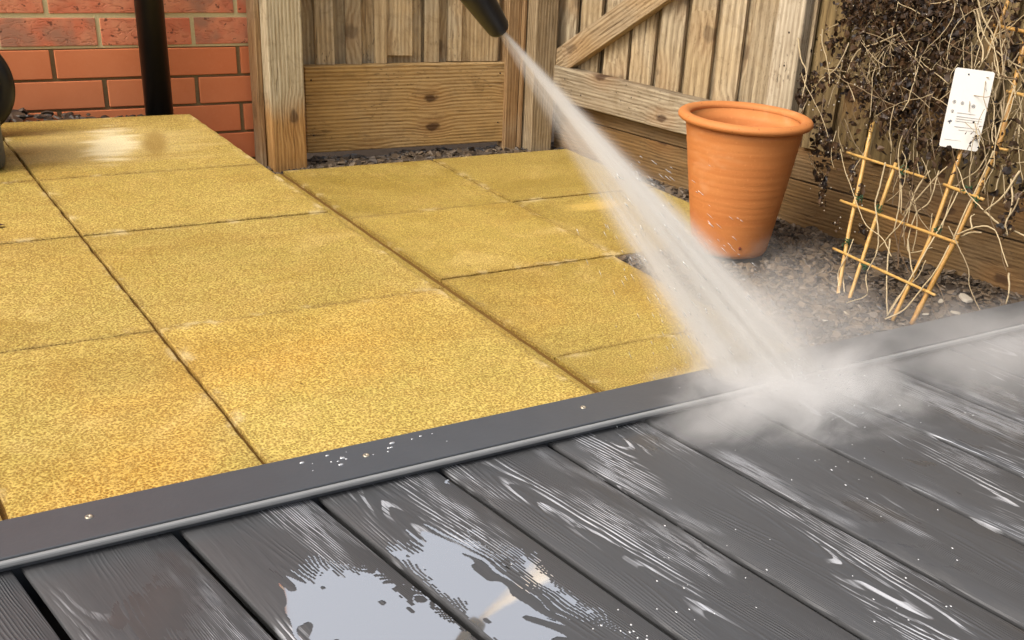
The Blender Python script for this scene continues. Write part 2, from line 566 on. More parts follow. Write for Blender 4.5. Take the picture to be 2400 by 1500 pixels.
W_BATTEN = mat_wood("pale_batten_wood", lin(150, 134, 110), lin(210, 198, 174), 'Z', 0.9, 0.7, 0.5)

# ------------------------------------------------------------------ ground
g = MB()
g.addf([(-60, -60, -0.235), (60, -60, -0.235), (60, 60, -0.235), (-60, 60, -0.235)], [(0, 1, 2, 3)])
tag(g.build("ground", M_soil), "bare brown garden soil around and below the patio and deck", kind="structure")

# ------------------------------------------------------------------ upper patio
up = MB()
XJ = [-2.05, -1.58, -1.13, -0.68, -0.23, 0.098, 0.371, 0.822]
YJ = [1.118, 1.599, 2.071, 2.450, 2.972]
for i in range(len(XJ) - 1):
    for j in range(len(YJ) - 1):
        gx, gy = 0.0030, 0.0017
        x0, x1 = XJ[i] + gx, XJ[i + 1] - gx
        y0, y1 = YJ[j] + gy, YJ[j + 1] - gy
        if i == len(XJ) - 2: x1 = XJ[-1]
        if j == 0: y0 = 1.06 if False else YJ[0]
        dz = random.uniform(-0.0012, 0.0008)
        N = 30
        # slab top as a grid with chipped, slightly wandering edges, then sides
        vs = []
        for b in range(N + 1):
            for a in range(N + 1):
                x = x0 + (x1 - x0) * a / N; y = y0 + (y1 - y0) * b / N
                e = 0.0
                if a in (0, N): x += 0.0022 * mnoise.noise((x * 40, y * 35, i))
                if b in (0, N): y += 0.0020 * mnoise.noise((x * 35, y * 40, j + 7))
                z = dz + 0.0008 * mnoise.noise((x * 5, y * 5, 3))
                vs.append((x, y, z))
        fs = [(b * (N + 1) + a, b * (N + 1) + a + 1, (b + 1) * (N + 1) + a + 1, (b + 1) * (N + 1) + a) for b in range(N) for a in range(N)]
        ring = [a for a in range(N + 1)] + [b * (N + 1) + N for b in range(1, N + 1)] + [N * (N + 1) + a for a in range(N - 1, -1, -1)] + [b * (N + 1) for b in range(N - 1, 0, -1)]
        o = len(vs)
        for k in ring: vs.append((vs[k][0], vs[k][1], -0.045))
        L = len(ring)
        for k in range(L):
            k2 = (k + 1) % L
            fs.append((ring[k], o + k, o + k2, ring[k2]))
        up.addf(vs, fs, random.random(), False, 0, [1.0 if (q_ >= o or q_ % (N + 1) in (0, N) or q_ // (N + 1) in (0, N)) else (0.3 if (q_ % (N + 1) in (1, N - 1) or q_ // (N + 1) in (1, N - 1)) else 0.0) for q_ in range(len(vs))])
# sand in the joints and the riser course below
up.box((XJ[0], YJ[0], -0.045), (XJ[-1] - 0.004, YJ[-1] - 0.004, -0.0075), 0.5, mi=1)
up.box((XJ[0], YJ[0], -0.234), (XJ[-1] - 0.03, YJ[-1] - 0.03, -0.0455), 0.4, mi=2)
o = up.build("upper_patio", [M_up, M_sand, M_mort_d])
tag(o, "raised upper patio of golden yellow textured paving slabs", kind="structure")
bv = o.modifiers.new("bevel", 'BEVEL'); bv.width = 0.0016; bv.segments = 2; bv.limit_method = 'ANGLE'; bv.angle_limit = R(50)

# ------------------------------------------------------------------ lower patio
lo = MB()
LX = [1.056, 1.504, 1.972]
LY = [0.70, 1.150, 1.602, 2.052, 2.520, 2.985]
cells = [(LX[0], LX[1], LY[j], LY[j + 1]) for j in range(5)] + [(LX[1], LX[2], LY[j], LY[j + 1]) for j in (3, 4)]
cells += [(0.80, LX[0] - 0.001, LY[0], 2.02), (0.80, LX[0] - 0.001, 2.02, LY[5])]
for (x0, x1, y0, y1) in cells:
    if y0 < 1.0: y0 = 1.0
    strip = x0 == 0.80
    dz = random.uniform(-0.0012, 0.001) - (0.006 if strip else 0)
    x0 += 0.0028; x1 -= (0.006 if strip else 0.0028); y0 += 0.0022; y1 -= 0.0022
    N = 26
    vs = []
    for b in range(N + 1):
        for a in range(N + 1):
            x = x0 + (x1 - x0) * a / N; y = y0 + (y1 - y0) * b / N
            if a in (0, N): x += 0.0024 * mnoise.noise((x * 40, y * 35, 4))
            if b in (0, N): y += 0.0024 * mnoise.noise((x * 35, y * 40, 9))
            vs.append((x, y, Z_LO + dz + 0.0008 * mnoise.noise((x * 5, y * 5, 13))))
    fs = [(b * (N + 1) + a, b * (N + 1) + a + 1, (b + 1) * (N + 1) + a + 1, (b + 1) * (N + 1) + a) for b in range(N) for a in range(N)]
    ring = [a for a in range(N + 1)] + [b * (N + 1) + N for b in range(1, N + 1)] + [N * (N + 1) + a for a in range(N - 1, -1, -1)] + [b * (N + 1) for b in range(N - 1, 0, -1)]
    o_ = len(vs)
    for k in ring: vs.append((vs[k][0], vs[k][1], Z_LO - 0.045))
    L = len(ring)
    for k in range(L):
        fs.append((ring[k], o_ + k, o_ + (k + 1) % L, ring[(k + 1) % L]))
    lo.addf(vs, fs, random.random(), False, 0, [1.0 if (q_ >= o_ or q_ % (N + 1) in (0, N) or q_ // (N + 1) in (0, N)) else (0.3 if (q_ % (N + 1) in (1, N - 1) or q_ // (N + 1) in (1, N - 1)) else 0.0) for q_ in range(len(vs))])
lo.box((0.80, 1.0, Z_LO - 0.044), (LX[1] - 0.004, LY[5] - 0.004, Z_LO - 0.0085), 0.5, mi=1)
lo.box((LX[1] - 0.0035, LY[3] + 0.004, Z_LO - 0.044), (LX[2] - 0.004, LY[5] - 0.004, Z_LO - 0.0085), 0.5, mi=1)
o = lo.build("lower_patio", [M_lo, M_sand])
tag(o, "sunken lower patio of damp ochre paving slabs beside the fences", kind="structure")
bv = o.modifiers.new("bevel", 'BEVEL'); bv.width = 0.0016; bv.segments = 2; bv.limit_method = 'ANGLE'; bv.angle_limit = R(50)

# ------------------------------------------------------------------ brick wall
wall = MB()
zj = [0.214 + 0.0755 * k for k in range(0, 30)]
courses = [(-0.236, -0.161), (-0.161, -0.086), (-0.086, -0.010), (-0.010, 0.063), (0.063, 0.138), (0.138, 0.214)] + [(zj[k], zj[k + 1]) for k in range(28)]
for ci, (z0, z1) in enumerate(courses):
    rustic = z0 > 0.13
    mj = 0.0055 if rustic else 0.0036
    phase = 0.547 if ci % 2 == 0 else 0.661
    k = -16
    while True:
        x0 = phase + k * 0.228; x1 = x0 + 0.228; k += 1
        if x0 > 1.05: break
        r = random.random() * 0.98 + (1.0 if rustic else 0.0)
        pj = 0.0055
        x1c = min(x1 - pj, 1.045)
        wall.box((x0 + pj, Y_WALL, z0 + mj), (x1c, Y_WALL + 0.10, z1 - mj), r, jit=0.0009 if rustic else 0.0004)
wx0 = 0.547 - 16 * 0.228
wall.box((wx0, Y_WALL + 0.0075, -0.236), (1.044, Y_WALL + 0.098, 0.1365), 0.5, mi=2)
wall.box((wx0, Y_WALL + 0.0028, 0.1366), (1.044, Y_WALL + 0.098, 2.33), 0.5, mi=1)
o = wall.build("brick_wall", [M_brick, M_mort_c, M_mort_d], bevel=0.0018)
tag(o, "orange red brick house wall behind the upper patio, pale mortar above smooth lower courses", "wall")

# downpipe
dp = MB()
px0, py0 = 0.770, 3.055
dp.lathe([(0.0001, -0.02), (0.034, -0.02), (0.034, 2.3), (0.0001, 2.3)], 40, mat=Matrix.Translation((px0, py0, 0)))
o = dp.build("downpipe", M_black)
tag(o, "glossy black round plastic downpipe standing against the brick wall", "downpipe")
br = MB()
br.box((px0 - 0.052, py0 + 0.030, 1.20), (px0 + 0.052, py0 + 0.0665, 1.235))
br.lathe([(0.0355, 1.20), (0.0385, 1.20), (0.0385, 1.235), (0.0355, 1.235)], 40, mat=Matrix.Translation((px0, py0, 0)), closed=True)
br.build("pipe_bracket", M_black, o, bevel=0.002)

# ------------------------------------------------------------------ back fence
bf = empty("back_fence", (1.10, 3.10, -0.2))
tag(bf, "weathered vertical board fence panel with a knotty gravel board, behind the lower patio", "fence")
TB = Matrix.Translation((1.2, 3.11, 0)) @ Matrix.Rotation(A_BF, 4, 'Z')     # local x along the fence, -y to the viewer
ZT = 1.10


def feather(mb, x0, x1, z0, z1, T, thick_right=True, lean=0.0, seed=0):
    """one feather-edge board: a wedge in section, bottom end slightly uneven"""
    r = random.random()
    ta, tb = (0.004, 0.015) if thick_right else (0.015, 0.004)
    nz = 8
    vs = []
    for k in range(nz + 1):
        z = z0 + (z1 - z0) * k / nz
        w_ = 0.0012 * mnoise.noise((x0 * 9, z * 4, seed))
        dx = lean * (z - z0)
        for (x, y) in ((x0, -ta), (x1, -tb), (x1, 0.004), (x0, 0.004)):
            vs.append(T @ Vector((x + dx + w_, y + 0.0012 * mnoise.noise((x * 9, z * 5, seed + 3)), z)))
    fs = []
    for k in range(nz):
        for a in range(4):
            b = (a + 1) % 4
            fs.append((k * 4 + a, k * 4 + b, (k + 1) * 4 + b, (k + 1) * 4 + a))
    fs.append((3, 2, 1, 0)); fs.append((nz * 4, nz * 4 + 1, nz * 4 + 2, nz * 4 + 3))
    mb.addf(vs, fs, r)


fb = MB()
fronts = [(-0.075, -0.030, 0), (0.011, 0.061, 1), (0.098, 0.139, 1), (0.183, 0.2145, 2), (0.2155, 0.292, 0), (0.335, 0.375, 1), (0.408, 0.447, 3), (0.449, 0.566, 1)]
for i, (xa, xb, m_) in enumerate(fronts):
    z0 = 0.088 + (0.020 if i == 4 else random.uniform(-0.004, 0.004))
    feather(fb, xa, xb, z0, ZT, TB, True, 0.0, i)
for i in range(8):
    xa = -0.12 + i * 0.09
    feather(fb, xa, xa + 0.089, 0.075, ZT, TB @ Matrix.Translation((0, 0.021, 0)), True, 0.0, 40 + i)
fb.box((-0.14, 0.0255, 0.03), (0.62, 0.030, ZT), 0.2, mat=TB)
o = fb.build("boards", W_FEATHER, bevel=0.0008, seg=1); adopt(bf, o)
# gravel board: mostly plain, cut with its own shape
gb = MB()
gb.box((-0.030, -0.024, -0.150), (0.590, 0.004, 0.0865), 0.35, mat=TB, jit=0.0015)
o = gb.build("gravel_board", W_GB, bevel=0.0025); adopt(bf, o)
ps = MB()
# post drawn with a slightly wandering section
def wander_post(mb, x0, x1, y0, y1, z0, z1, T, seed, amp=0.003, nz=16, notch=False):
    vs = []
    for k in range(nz + 1):
        z = z0 + (z1 - z0) * k / nz
        c_ = [(x0, y0), (x1, y0), (x1, y1), (x0, y1)]
        for a, (x, y) in enumerate(c_):
            vs.append(T @ Vector((x + amp * mnoise.noise((z * 3, a * 3.1, seed)), y + amp * mnoise.noise((z * 3, a * 5.3, seed + 4)), z)))
    fs = []
    for k in range(nz):
        for a in range(4):
            b = (a + 1) % 4
            fs.append((k * 4 + a, k * 4 + b, (k + 1) * 4 + b, (k + 1) * 4 + a))
    fs.append((3, 2, 1, 0)); fs.append((nz * 4, nz * 4 + 1, nz * 4 + 2, nz * 4 + 3))
    mb.addf(vs, fs, 0.55)
I4 = Matrix.Identity(4)
wander_post(ps, 1.043, 1.138, 3.004, 3.09, -0.225, ZT + 0.06, I4, 1)
o = ps.build("post", W_POST, bevel=0.004); adopt(bf, o)
ps = MB()
wander_post(ps, 1.026, 1.041, 3.050, 3.105, -0.225, ZT, I4, 5, 0.002)
o = ps.build("batten", W_POST2, bevel=0.002); adopt(bf, o)
ps = MB()
wander_post(ps, 1.785, 1.826, 3.052, 3.10, -0.225, ZT, I4, 9, 0.0015)
wander_post(ps, 1.8285, 1.838, 3.040, 3.10, -0.225, ZT, I4, 12, 0.001)
o = ps.build("batten", W_POST2, bevel=0.002); adopt(bf, o)

# ------------------------------------------------------------------ side fence
A_SF = R(12.3)
SF0 = Vector((1.92, 2.98, 0))
# local x = along the fence towards the deck, local y = into the fence
TS = Matrix.Translation(SF0) @ Matrix(((math.sin(A_SF), math.cos(A_SF), 0, 0), (-math.cos(A_SF), math.sin(A_SF), 0, 0), (0, 0, 1, 0), (0, 0, 0, 1)))
sf = empty("side_fence", (1.92, 2.98, -0.2))
tag(sf, "weathered vertical board fence with a low rail and a diagonal brace, behind the terracotta pot", "fence")
ps = MB()
wander_post(ps, 1.843, 1.920, 2.995, 3.085, -0.225, 1.18, I4, 21, 0.002)
o = ps.build("post", mat_wood("grey_post_wood", lin(112, 92, 64), lin(178, 156, 122), 'Z', 0.7, 0.3, 0.3), bevel=0.004); adopt(sf, o)
sb = MB(); sb2 = MB()
xs_ = -0.052
i = 0
while xs_ < 2.85:
    wd_ = random.uniform(0.066, 0.080)
    if xs_ > 0.84 or True:
        feather(sb if xs_ < 0.80 else sb2, xs_, xs_ + wd_, 0.024 + random.uniform(0, 0.01), 1.14, TS @ Matrix.Translation((0, 0.050, 0)) @ Matrix.Scale(1.3, 4, (0, 1, 0)), False, random.uniform(-0.004, 0.004), 50 + i)
    xs_ += 0.1025; i += 1
for k in range(30):
    xa = -0.08 + k * 0.1
    feather(sb if xa < 0.80 else sb2, xa, xa + 0.099, 0.02, 1.14, TS @ Matrix.Translation((0, 0.076, 0)), False, 0.0, 90 + k)
o = sb.build("boards", W_SIDE, bevel=0.0008, seg=1); adopt(sf, o)
o = sb2.build("boards", W_DAMP_SHADE, bevel=0.0008, seg=1); adopt(sf, o); o["label"] = "damp boards behind the dead climber, coloured darker for its shade"
# objects whose grain runs along the fence get their own frame so that local Y is the grain
FR = Matrix.Translation(SF0) @ Matrix.Rotation(A_SF, 4, 'Z')      # local -Y runs along the fence to the deck, +X into the fence


def framed(name, mb, mat, parent, frame, bevel):
    o = mb.build(name, mat, bevel=bevel)
    o.parent = parent
    o.matrix_parent_inverse = Matrix.Translation(parent.location).inverted()
    o.matrix_basis = frame
    return o


rl = MB()
rl.box((0.0, -0.745, -0.015), (0.040, 0.06, 0.088), 0.3, jit=0.002)
framed("rail", rl, W_RAIL, sf, FR, 0.004)
for (z0, z1, rr) in ((-0.062, 0.042, 0.3), (-0.232, -0.0655, 0.62)):
    b = MB()
    b.box((0.041 + rr * 0.01, -2.9, z0), (0.07, 0.05, z1), rr, jit=0.001)
    framed("gravel_board", b, W_GBS, sf, FR, 0.003)
# vertical pale batten over the boards
b = MB()
wander_post(b, 0.757, 0.838, 0.004, 0.04, -0.01, 1.16, TS, 33, 0.0015)
o = b.build("batten", W_BATTEN, bevel=0.003); adopt(sf, o)
# diagonal brace rising towards the pot
b = MB()
p0 = TS.inverted() @ at_plane(1283, 150, SF0, TS.to_3x3() @ Vector((0, 1, 0)))
L_ = 1.05
ang = math.atan2(0.306 - 0.112, 0.253 + 0.037)
brf = FR @ Matrix.Translation((0.003, 0.050, 0.088)) @ Matrix.Rotation(-ang, 4, 'X')
b.box((0.0, -L_, -0.052), (0.036, 0.03, 0.020), 0.4, jit=0.001)
framed("brace", b, W_BRACE, sf, brf, 0.003)

# nail heads along the rail, the brace foot and the back gravel board
M_nail = mat_simple("rusty_nail", lin(70, 56, 46), 0.6, 0.3, 200, 0.2, 0.4)


def nail(p, n, parent):
    b = MB()
    b.lathe([(0.0001, 0.0012), (0.0022, 0.0010), (0.0027, 0.0002), (0.0027, -0.001)], 10, mat=Matrix.Translation(p) @ Vector(n).to_track_quat('Z', 'Y').to_matrix().to_4x4())
    o = b.build("nail", M_nail); adopt(parent, o)


ns = -(TS.to_3x3() @ Vector((0, 1, 0)))
for (sx, sz) in ((0.03, 0.055), (0.10, 0.02), (0.30, 0.05), (0.41, 0.018), (0.52, 0.055), (0.62, 0.02), (0.80, 0.22), (0.80, 0.30)):
    nail(TS @ Vector((sx, 0.0 if sx < 0.7 else 0.004, sz)), ns, sf)
nb = -(TB.to_3x3() @ Vector((0, 1, 0)))
for (sx, sz) in ((-0.012, 0.05), (-0.010, -0.10), (0.572, 0.055), (0.570, -0.09)):
    nail(TB @ Vector((sx, -0.0245, sz)), nb, bf)

# ------------------------------------------------------------------ deck
ca, sa = math.cos(A_DK), math.sin(A_DK)
PITCH, GAP, U0 = 0.15255, 0.0085, 0.231


def uv2w(u, v, z=Z_DK):      # deck coords to world: u across the boards, v along them
    return Vector((u * ca - v * sa, u * sa + v * ca, z))


def w2uv(p):
    return (p.x * ca + p.y * sa, -p.x * sa + p.y * ca)


V = []; F = []; AT = {k: [] for k in ("bu", "bv", "bc", "ba", "bb", "bp")}
bpar = {}
for k in range(-14, 16):
    u0 = U0 + k * PITCH + GAP / 2; u1 = u0 + PITCH - GAP
    par = dict(c=random.uniform(0.035, 0.115), a=random.uniform(2600, 4200), b=random.choice((-1, 1)) * random.uniform(7, 15), p=random.random() * 9)
    if k == 1: par = dict(c=0.035, a=2600, b=11, p=1.3)
    if k == 2: par = dict(c=0.055, a=2800, b=13, p=4.4)
    bpar[k] = par
    # board runs from beneath the trim towards and past the camera
    vf = (Y_TF + 0.03 - (u0 + u1) / 2 * sa) / ca
    vend = lambda u: (Y_TF + 0.022 - u * sa) / ca
    vlo = -1.6
    prof = [(u0 + 0.007, -0.024), (u0 + 0.007, -0.0085), (u0 + 0.0006, -0.0070), (u0, -0.0030), (u0 + 0.0009, -0.0010), (u0 + 0.0030, 0.0)]
    prof += [(u0 + (u1 - u0) * q, 0.0) for q in (0.25, 0.5, 0.75)]
    prof += [(u1 - 0.0030, 0.0), (u1 - 0.0009, -0.0010), (u1, -0.0030), (u1 - 0.0006, -0.0070), (u1 - 0.007, -0.0085), (u1 - 0.007, -0.024)]
    base = len(V); n = len(prof)
    NV = 24
    for j in range(NV + 1):
        for (u, z) in prof:
            ve = vend(u); v = vlo + (ve - vlo) * j / NV
            V.append(uv2w(u, v, Z_DK + z)); 
            AT["bu"].append(u - u0); AT["bv"].append(v + 2); AT["bc"].append(par["c"]); AT["ba"].append(par["a"]); AT["bb"].append(par["b"]); AT["bp"].append(par["p"])
    for j in range(NV):
        for a in range(n - 1):
            F.append((base + j * n + a, base + j * n + a + 1, base + (j + 1) * n + a + 1, base + (j + 1) * n + a))
    F.append(tuple(base + NV * n + a for a in range(n)))
me = bpy.data.meshes.new("deck")
me.from_pydata([tuple(p) for p in V], [], F); me.update()
for k_, vals in AT.items():
    a_ = me.attributes.new(k_, 'FLOAT', 'POINT'); a_.data.foreach_set("value", vals)
me.materials.append(M_deck)
me.polygons.foreach_set("use_smooth", [True] * len(me.polygons))
deck = bpy.data.objects.new("deck", me); SC.collection.objects.link(deck)
tag(deck, "wet dark grey wood-grain composite deck boards", kind="structure")
try:
    me.set_sharp_from_angle(angle=R(40))
except Exception:
    pass
dv = MB()
dv.box((-3.2, -2.6, -0.22), (2.6, 1.05, -0.05), 0.5)
dv.build("deck_frame", M_under, deck)
# trim: flat top, bright rounded lip to the deck
tr = MB()
tr.box((-2.2, Y_TF + 0.005, -0.012), (2.30, Y_TB, 0.0035), 0.5)
tr.box((-2.2, Y_TF + 0.012, -0.10), (2.30, Y_TB - 0.012, -0.0122), 0.5)
trim = tr.build("edge_trim", M_trim, deck, bevel=0.0012)
tl = MB()
Ls = [(-0.0105), (-0.0040), (0.0022)]
tl.box((-2.2, Y_TF - 0.0016, -0.0050), (2.30, Y_TF + 0.0047, 0.0020), 0.5)
tl.build("lip", M_lip, trim, bevel=0.0022)
for (x, y) in ((223, 1240), (880, 1090), (1395, 975), (-330, 1362), (1822, 876)):
    p = at_z(x, y, 0.0035)
    s_ = MB()
    s_.lathe([(0.0001, 0.0003), (0.0016, 0.0003), (0.0019, 0.0010), (0.0034, 0.0012), (0.0040, 0.0004), (0.0041, -0.001)], 20, mat=Matrix.Translation((p.x, Y_TF + 0.047, 0.0035)))
    s_.build("screw", M_steel, trim)

# ------------------------------------------------------------------ puddles: flat water sheets with ragged, grain-following rims


def grain(k, u, v):
    p = bpar[k]
    uu = u - (U0 + k * PITCH + GAP / 2)
    wob = np.sin(v * 31 + p['p']) * 0.25 + np.sin(v * 77 + uu * 60 + p['p'] * 3) * 0.14 + np.sin(v * 143 + p['p'] * 5) * 0.06
    q = uu - p['c'] + wob * 0.010
    Hh = q * q * p['a'] + (v + 2) * p['b'] + np.sin(uu * 95 + v * 21) * 0.5
    return 0.5 + 0.5 * np.sin(Hh * 6.2832)


nz_cache = {}


def vnoise(u, v, f, seed):
    """smooth value noise, vectorised"""
    rs = np.random.default_rng(seed); T = rs.random((64, 64))
    x = u * f + 31.7; y = v * f + 17.3
    xi = np.floor(x).astype(int); yi = np.floor(y).astype(int)
    fx = x - xi; fy = y - yi
    fx = fx * fx * (3 - 2 * fx); fy = fy * fy * (3 - 2 * fy)
    g_ = lambda a, b: T[a % 64, b % 64]
    return (g_(xi, yi) * (1 - fx) + g_(xi + 1, yi) * fx) * (1 - fy) + (g_(xi, yi + 1) * (1 - fx) + g_(xi + 1, yi + 1) * fx) * fy


def puddle(k, inside, label, seed, zoff=0.0005, biggest=False):
    """inside(u, v) = signed depth in the photo's outline, >0 inside, in metres"""
    u0 = U0 + k * PITCH + GAP / 2 + 0.0016; u1 = u0 + PITCH - GAP - 0.0032
    h = 0.0011
    us = np.arange(u0, u1, h); vs = np.arange(0.42, 1.12, h)
    U, W = np.meshgrid(us, vs, indexing='ij')
    d = inside(U, W)
    n1 = vnoise(U, W * 0.5, 55, seed) - 0.5 + 0.5 * (vnoise(U, W * 0.5, 140, seed + 1) - 0.5)
    depth = np.clip(d / 0.028, -2.6, 2.5) + n1 * 0.75
    gr = grain(k, U, W)
    fld = depth + 0.25 - (gr - 0.5) * 1.05
    # dry islands
    isl = vnoise(U, W * 0.6, 60, seed + 5) 
    fld = np.where((isl > 0.955), -1, fld)
    ok = fld > 0
    idx = -np.ones(ok.shape, int)
    cells = ok[:-1, :-1] & ok[1:, :-1] & ok[1:, 1:] & ok[:-1, 1:]
    if biggest:
        seen = np.zeros(cells.shape, int); best = (0, 0); nlab = 0
        for i0, j0 in np.argwhere(cells):
            if seen[i0, j0]: continue
            nlab += 1; stack = [(i0, j0)]; seen[i0, j0] = nlab; cnt = 0
            while stack:
                a, b = stack.pop(); cnt += 1
                for p_, q_ in ((a + 1, b), (a - 1, b), (a, b + 1), (a, b - 1)):
                    if 0 <= p_ < cells.shape[0] and 0 <= q_ < cells.shape[1] and cells[p_, q_] and not seen[p_, q_]:
                        seen[p_, q_] = nlab; stack.append((p_, q_))
            if cnt > best[0]: best = (cnt, nlab)
        cells = seen == best[1]
    need = np.zeros(ok.shape, bool)
    for a, b in ((0, 0), (1, 0), (1, 1), (0, 1)):
        need[a:a + cells.shape[0], b:b + cells.shape[1]] |= cells
    ii = np.argwhere(need)
    idx[need] = np.arange(len(ii))
    P = [tuple(uv2w(us[i], vs[j], Z_DK + zoff)) for i, j in ii]
    cc_ = np.argwhere(cells)
    Fq = [(int(idx[i, j]), int(idx[i + 1, j]), int(idx[i + 1, j + 1]), int(idx[i, j + 1])) for i, j in cc_]
    m = MB(); m.addf(P, Fq, 0.5, True)
    o = m.build("puddle", M_water)
    tag(o, label, "puddle", "puddles on the deck boards")
    return o


def poly_uv(pts):
    return np.array([w2uv(at_z(x, y, Z_DK)) for x, y in pts])


def sdf(poly):
    def f(U, W):
        P = np.stack([U, W], -1)[..., None, :]
        A = poly; B = np.roll(poly, -1, 0)
        AB = B - A
        t = np.clip(((P - A) * AB).sum(-1) / (AB * AB).sum(-1), 0, 1)
        D = np.sqrt(((P - (A + AB * t[..., None])) ** 2).sum(-1)).min(-1)
        x, y = P[..., 0], P[..., 1]
        c = ((A[:, 1] > y) != (B[:, 1] > y)) & (x < (B[:, 0] - A[:, 0]) * (y - A[:, 1]) / (B[:, 1] - A[:, 1] + 1e-12) + A[:, 0])
        ins = (c.sum(-1) % 2) == 1
        return np.where(ins, D, -D)
    return f


puddle(1, sdf(poly_uv([(716, 1398), (724, 1360), (750, 1328), (800, 1330), (850, 1338), (960, 1392), (1040, 1425), (1160, 1520), (1240, 1640), (820, 1700), (722, 1560)])),
       "large pale sky-reflecting puddle nearest the bottom edge of the photo", 3)
puddle(2, sdf(poly_uv([(915, 1286), (960, 1290), (1010, 1256), (1080, 1262), (1132, 1300), (1150, 1345), (1190, 1400), (1260, 1460), (1320, 1530), (1260, 1640), (1150, 1520), (1050, 1400)])),
       "pale elongated puddle on the board right of the largest puddle", 8)


def multi(*ps):
    fs_ = [sdf(poly_uv(p)) for p in ps]
    return lambda U, W: np.max([f(U, W) for f in fs_], 0) - 0.006


puddle(2, multi([(1010, 1100), (1060, 1100), (1180, 1200), (1160, 1215), (1050, 1132)]),
       "thin wet streaks caught in the wood grain just below the trim", 21, biggest=True)
puddle(2, multi([(1190, 1280), (1240, 1300), (1320, 1370), (1430, 1440), (1470, 1500), (1330, 1430), (1230, 1350)]),
       "streaky strip of water between the pale elongated puddle and the next board gap", 30)

# water beads
wd = MB()
for (cx, cy, sx, sy, n_) in ((1680, 1330, 190, 110, 26), (1560, 1400, 160, 100, 26), (1960, 1110, 130, 50, 22), (1440, 1480, 120, 40, 30), (2130, 1400, 190, 110, 18), (1000, 1300, 300, 60, 8), (2000, 1250, 230, 120, 18)):
    for _ in range(n_):
        p = at_z(random.gauss(cx, sx * .5), random.gauss(cy, sy * .5), Z_DK)
        u, v = w2uv(p)
        fr = ((u - U0) / PITCH) % 1
        if fr < 0.07 or fr > 0.93: continue
        r_ = random.uniform(0.0005, 0.0013)
        st = random.uniform(1, 1.9)
        if random.random() < 0.55: continue
        wd.lathe([(0.0001, r_ * 0.55), (r_ * 0.6, r_ * 0.42), (r_ * 0.95, r_ * 0.12), (r_, -0.0005)], 8, mat=Matrix.Translation((p.x, p.y, Z_DK)) @ Matrix.Rotation(A_DK + 1.57, 4, 'Z') @ Matrix.Scale(st, 4, (1, 0, 0)))
for _ in range(20):
    x_ = random.uniform(0.30, 0.60) if _ % 4 else random.uniform(0.2, 1.6)
    x_ = random.gauss(0.46, 0.06)
    r_ = random.uniform(0.0005, 0.0020)
    wd.lathe([(0.0001, r_ * 0.55), (r_ * 0.6, r_ * 0.42), (r_ * 0.95, r_ * 0.12), (r_, -0.0005)], 8, mat=Matrix.Translation((x_, Y_TB - 0.012 - random.random() ** 2 * 0.03, 0.0036)) @ Matrix.Scale(random.uniform(1, 2.2), 4, (1, 0, 0)))
M_bead = mat_simple("water_bead", (0.62, 0.63, 0.64, 1), 0.12, 0.02, 10, 0.0, 0.4, 0.8)
tag(wd.build("water_beads", M_bead), "tiny water beads scattered over the wet deck and its trim", kind="stuff")

# ------------------------------------------------------------------ slate gravel


def chip(mb, x, y, z, s, flat=0.35, r=None):
    n = random.choice((5, 6, 7))
    rot = Euler((random.gauss(0, flat), random.gauss(0, flat), random.uniform(0, 6.3))).to_matrix()
    el = random.uniform(0.45, 0.85); th = s * random.uniform(0.16, 0.36)
    top, bot = [], []
    for k in range(n):
        a = 2 * math.pi * k / n + random.uniform(-0.3, 0.3)
        rr = s * random.uniform(0.75, 1.1)
        q = Vector((math.cos(a) * rr, math.sin(a) * rr * el, 0))
        top.append(Vector((x, y, z)) + rot @ (q * 0.88 + Vector((0, 0, th / 2 + random.uniform(-.15, .15) * th))))
        bot.append(Vector((x, y, z)) + rot @ (q + Vector((0, 0, -th / 2))))
    vs = top + bot
    fs = [tuple(range(n)), tuple(range(2 * n - 1, n - 1, -1))] + [(k, n + k, n + (k + 1) % n, (k + 1) % n) for k in range(n)]
    mb.addf(vs, fs, random.random() if r is None else r)


gv = MB()


def fence_x(y):
    return 1.92 + math.tan(A_SF) * (2.98 - y) + 0.04


# bed on the right, between the lower slabs, the side fence and the deck trim
for _ in range(10500):
    y = random.uniform(1.13, 2.07)
    x = random.uniform(1.50, fence_x(y))
    zz = -0.176 + 0.012 * mnoise.noise((x * 6, y * 6, 0)) - 0.02 * max(0, (x - 1.95))
    s_ = random.choice((0.003, 0.004, 0.005, 0.006, 0.008, 0.011, 0.016)) * random.uniform(0.8, 1.2)
    if (Vector((x, y)) - Vector((1.808, 2.0))).length < 0.098: continue
    chip(gv, x, y, zz + random.uniform(-0.004, 0.005), s_)
for _ in range(500):   # behind the pot along the side fence
    y = random.uniform(2.05, 2.95); x = random.uniform(1.955, fence_x(y) + 0.01)
    chip(gv, x, y, -0.176 + random.uniform(-.004, .004), random.uniform(0.006, 0.018))
for _ in range(1500):  # strip under the back fence
    x = random.uniform(0.85, 1.98); y = random.uniform(2.985, 3.10)
    chip(gv, x, y, -0.174 + 0.008 * mnoise.noise((x * 9, y * 9, 2)) + random.uniform(-0.004, 0.006), random.uniform(0.006, 0.022))
for _ in range(700):   # strip between the upper patio and the brick wall
    x = random.uniform(-1.2, 0.80); y = random.uniform(2.98, 3.115)
    hump = -0.028 + 0.024 * max(0, min(1, (0.66 - x) * 4)) + 0.007 * mnoise.noise((x * 14, 1, 2))
    if math.hypot(x - px0, y - py0) < 0.05: continue
    chip(gv, x, y, hump + random.uniform(-0.006, 0.004), random.uniform(0.008, 0.024), 0.3, random.random() * 0.45)
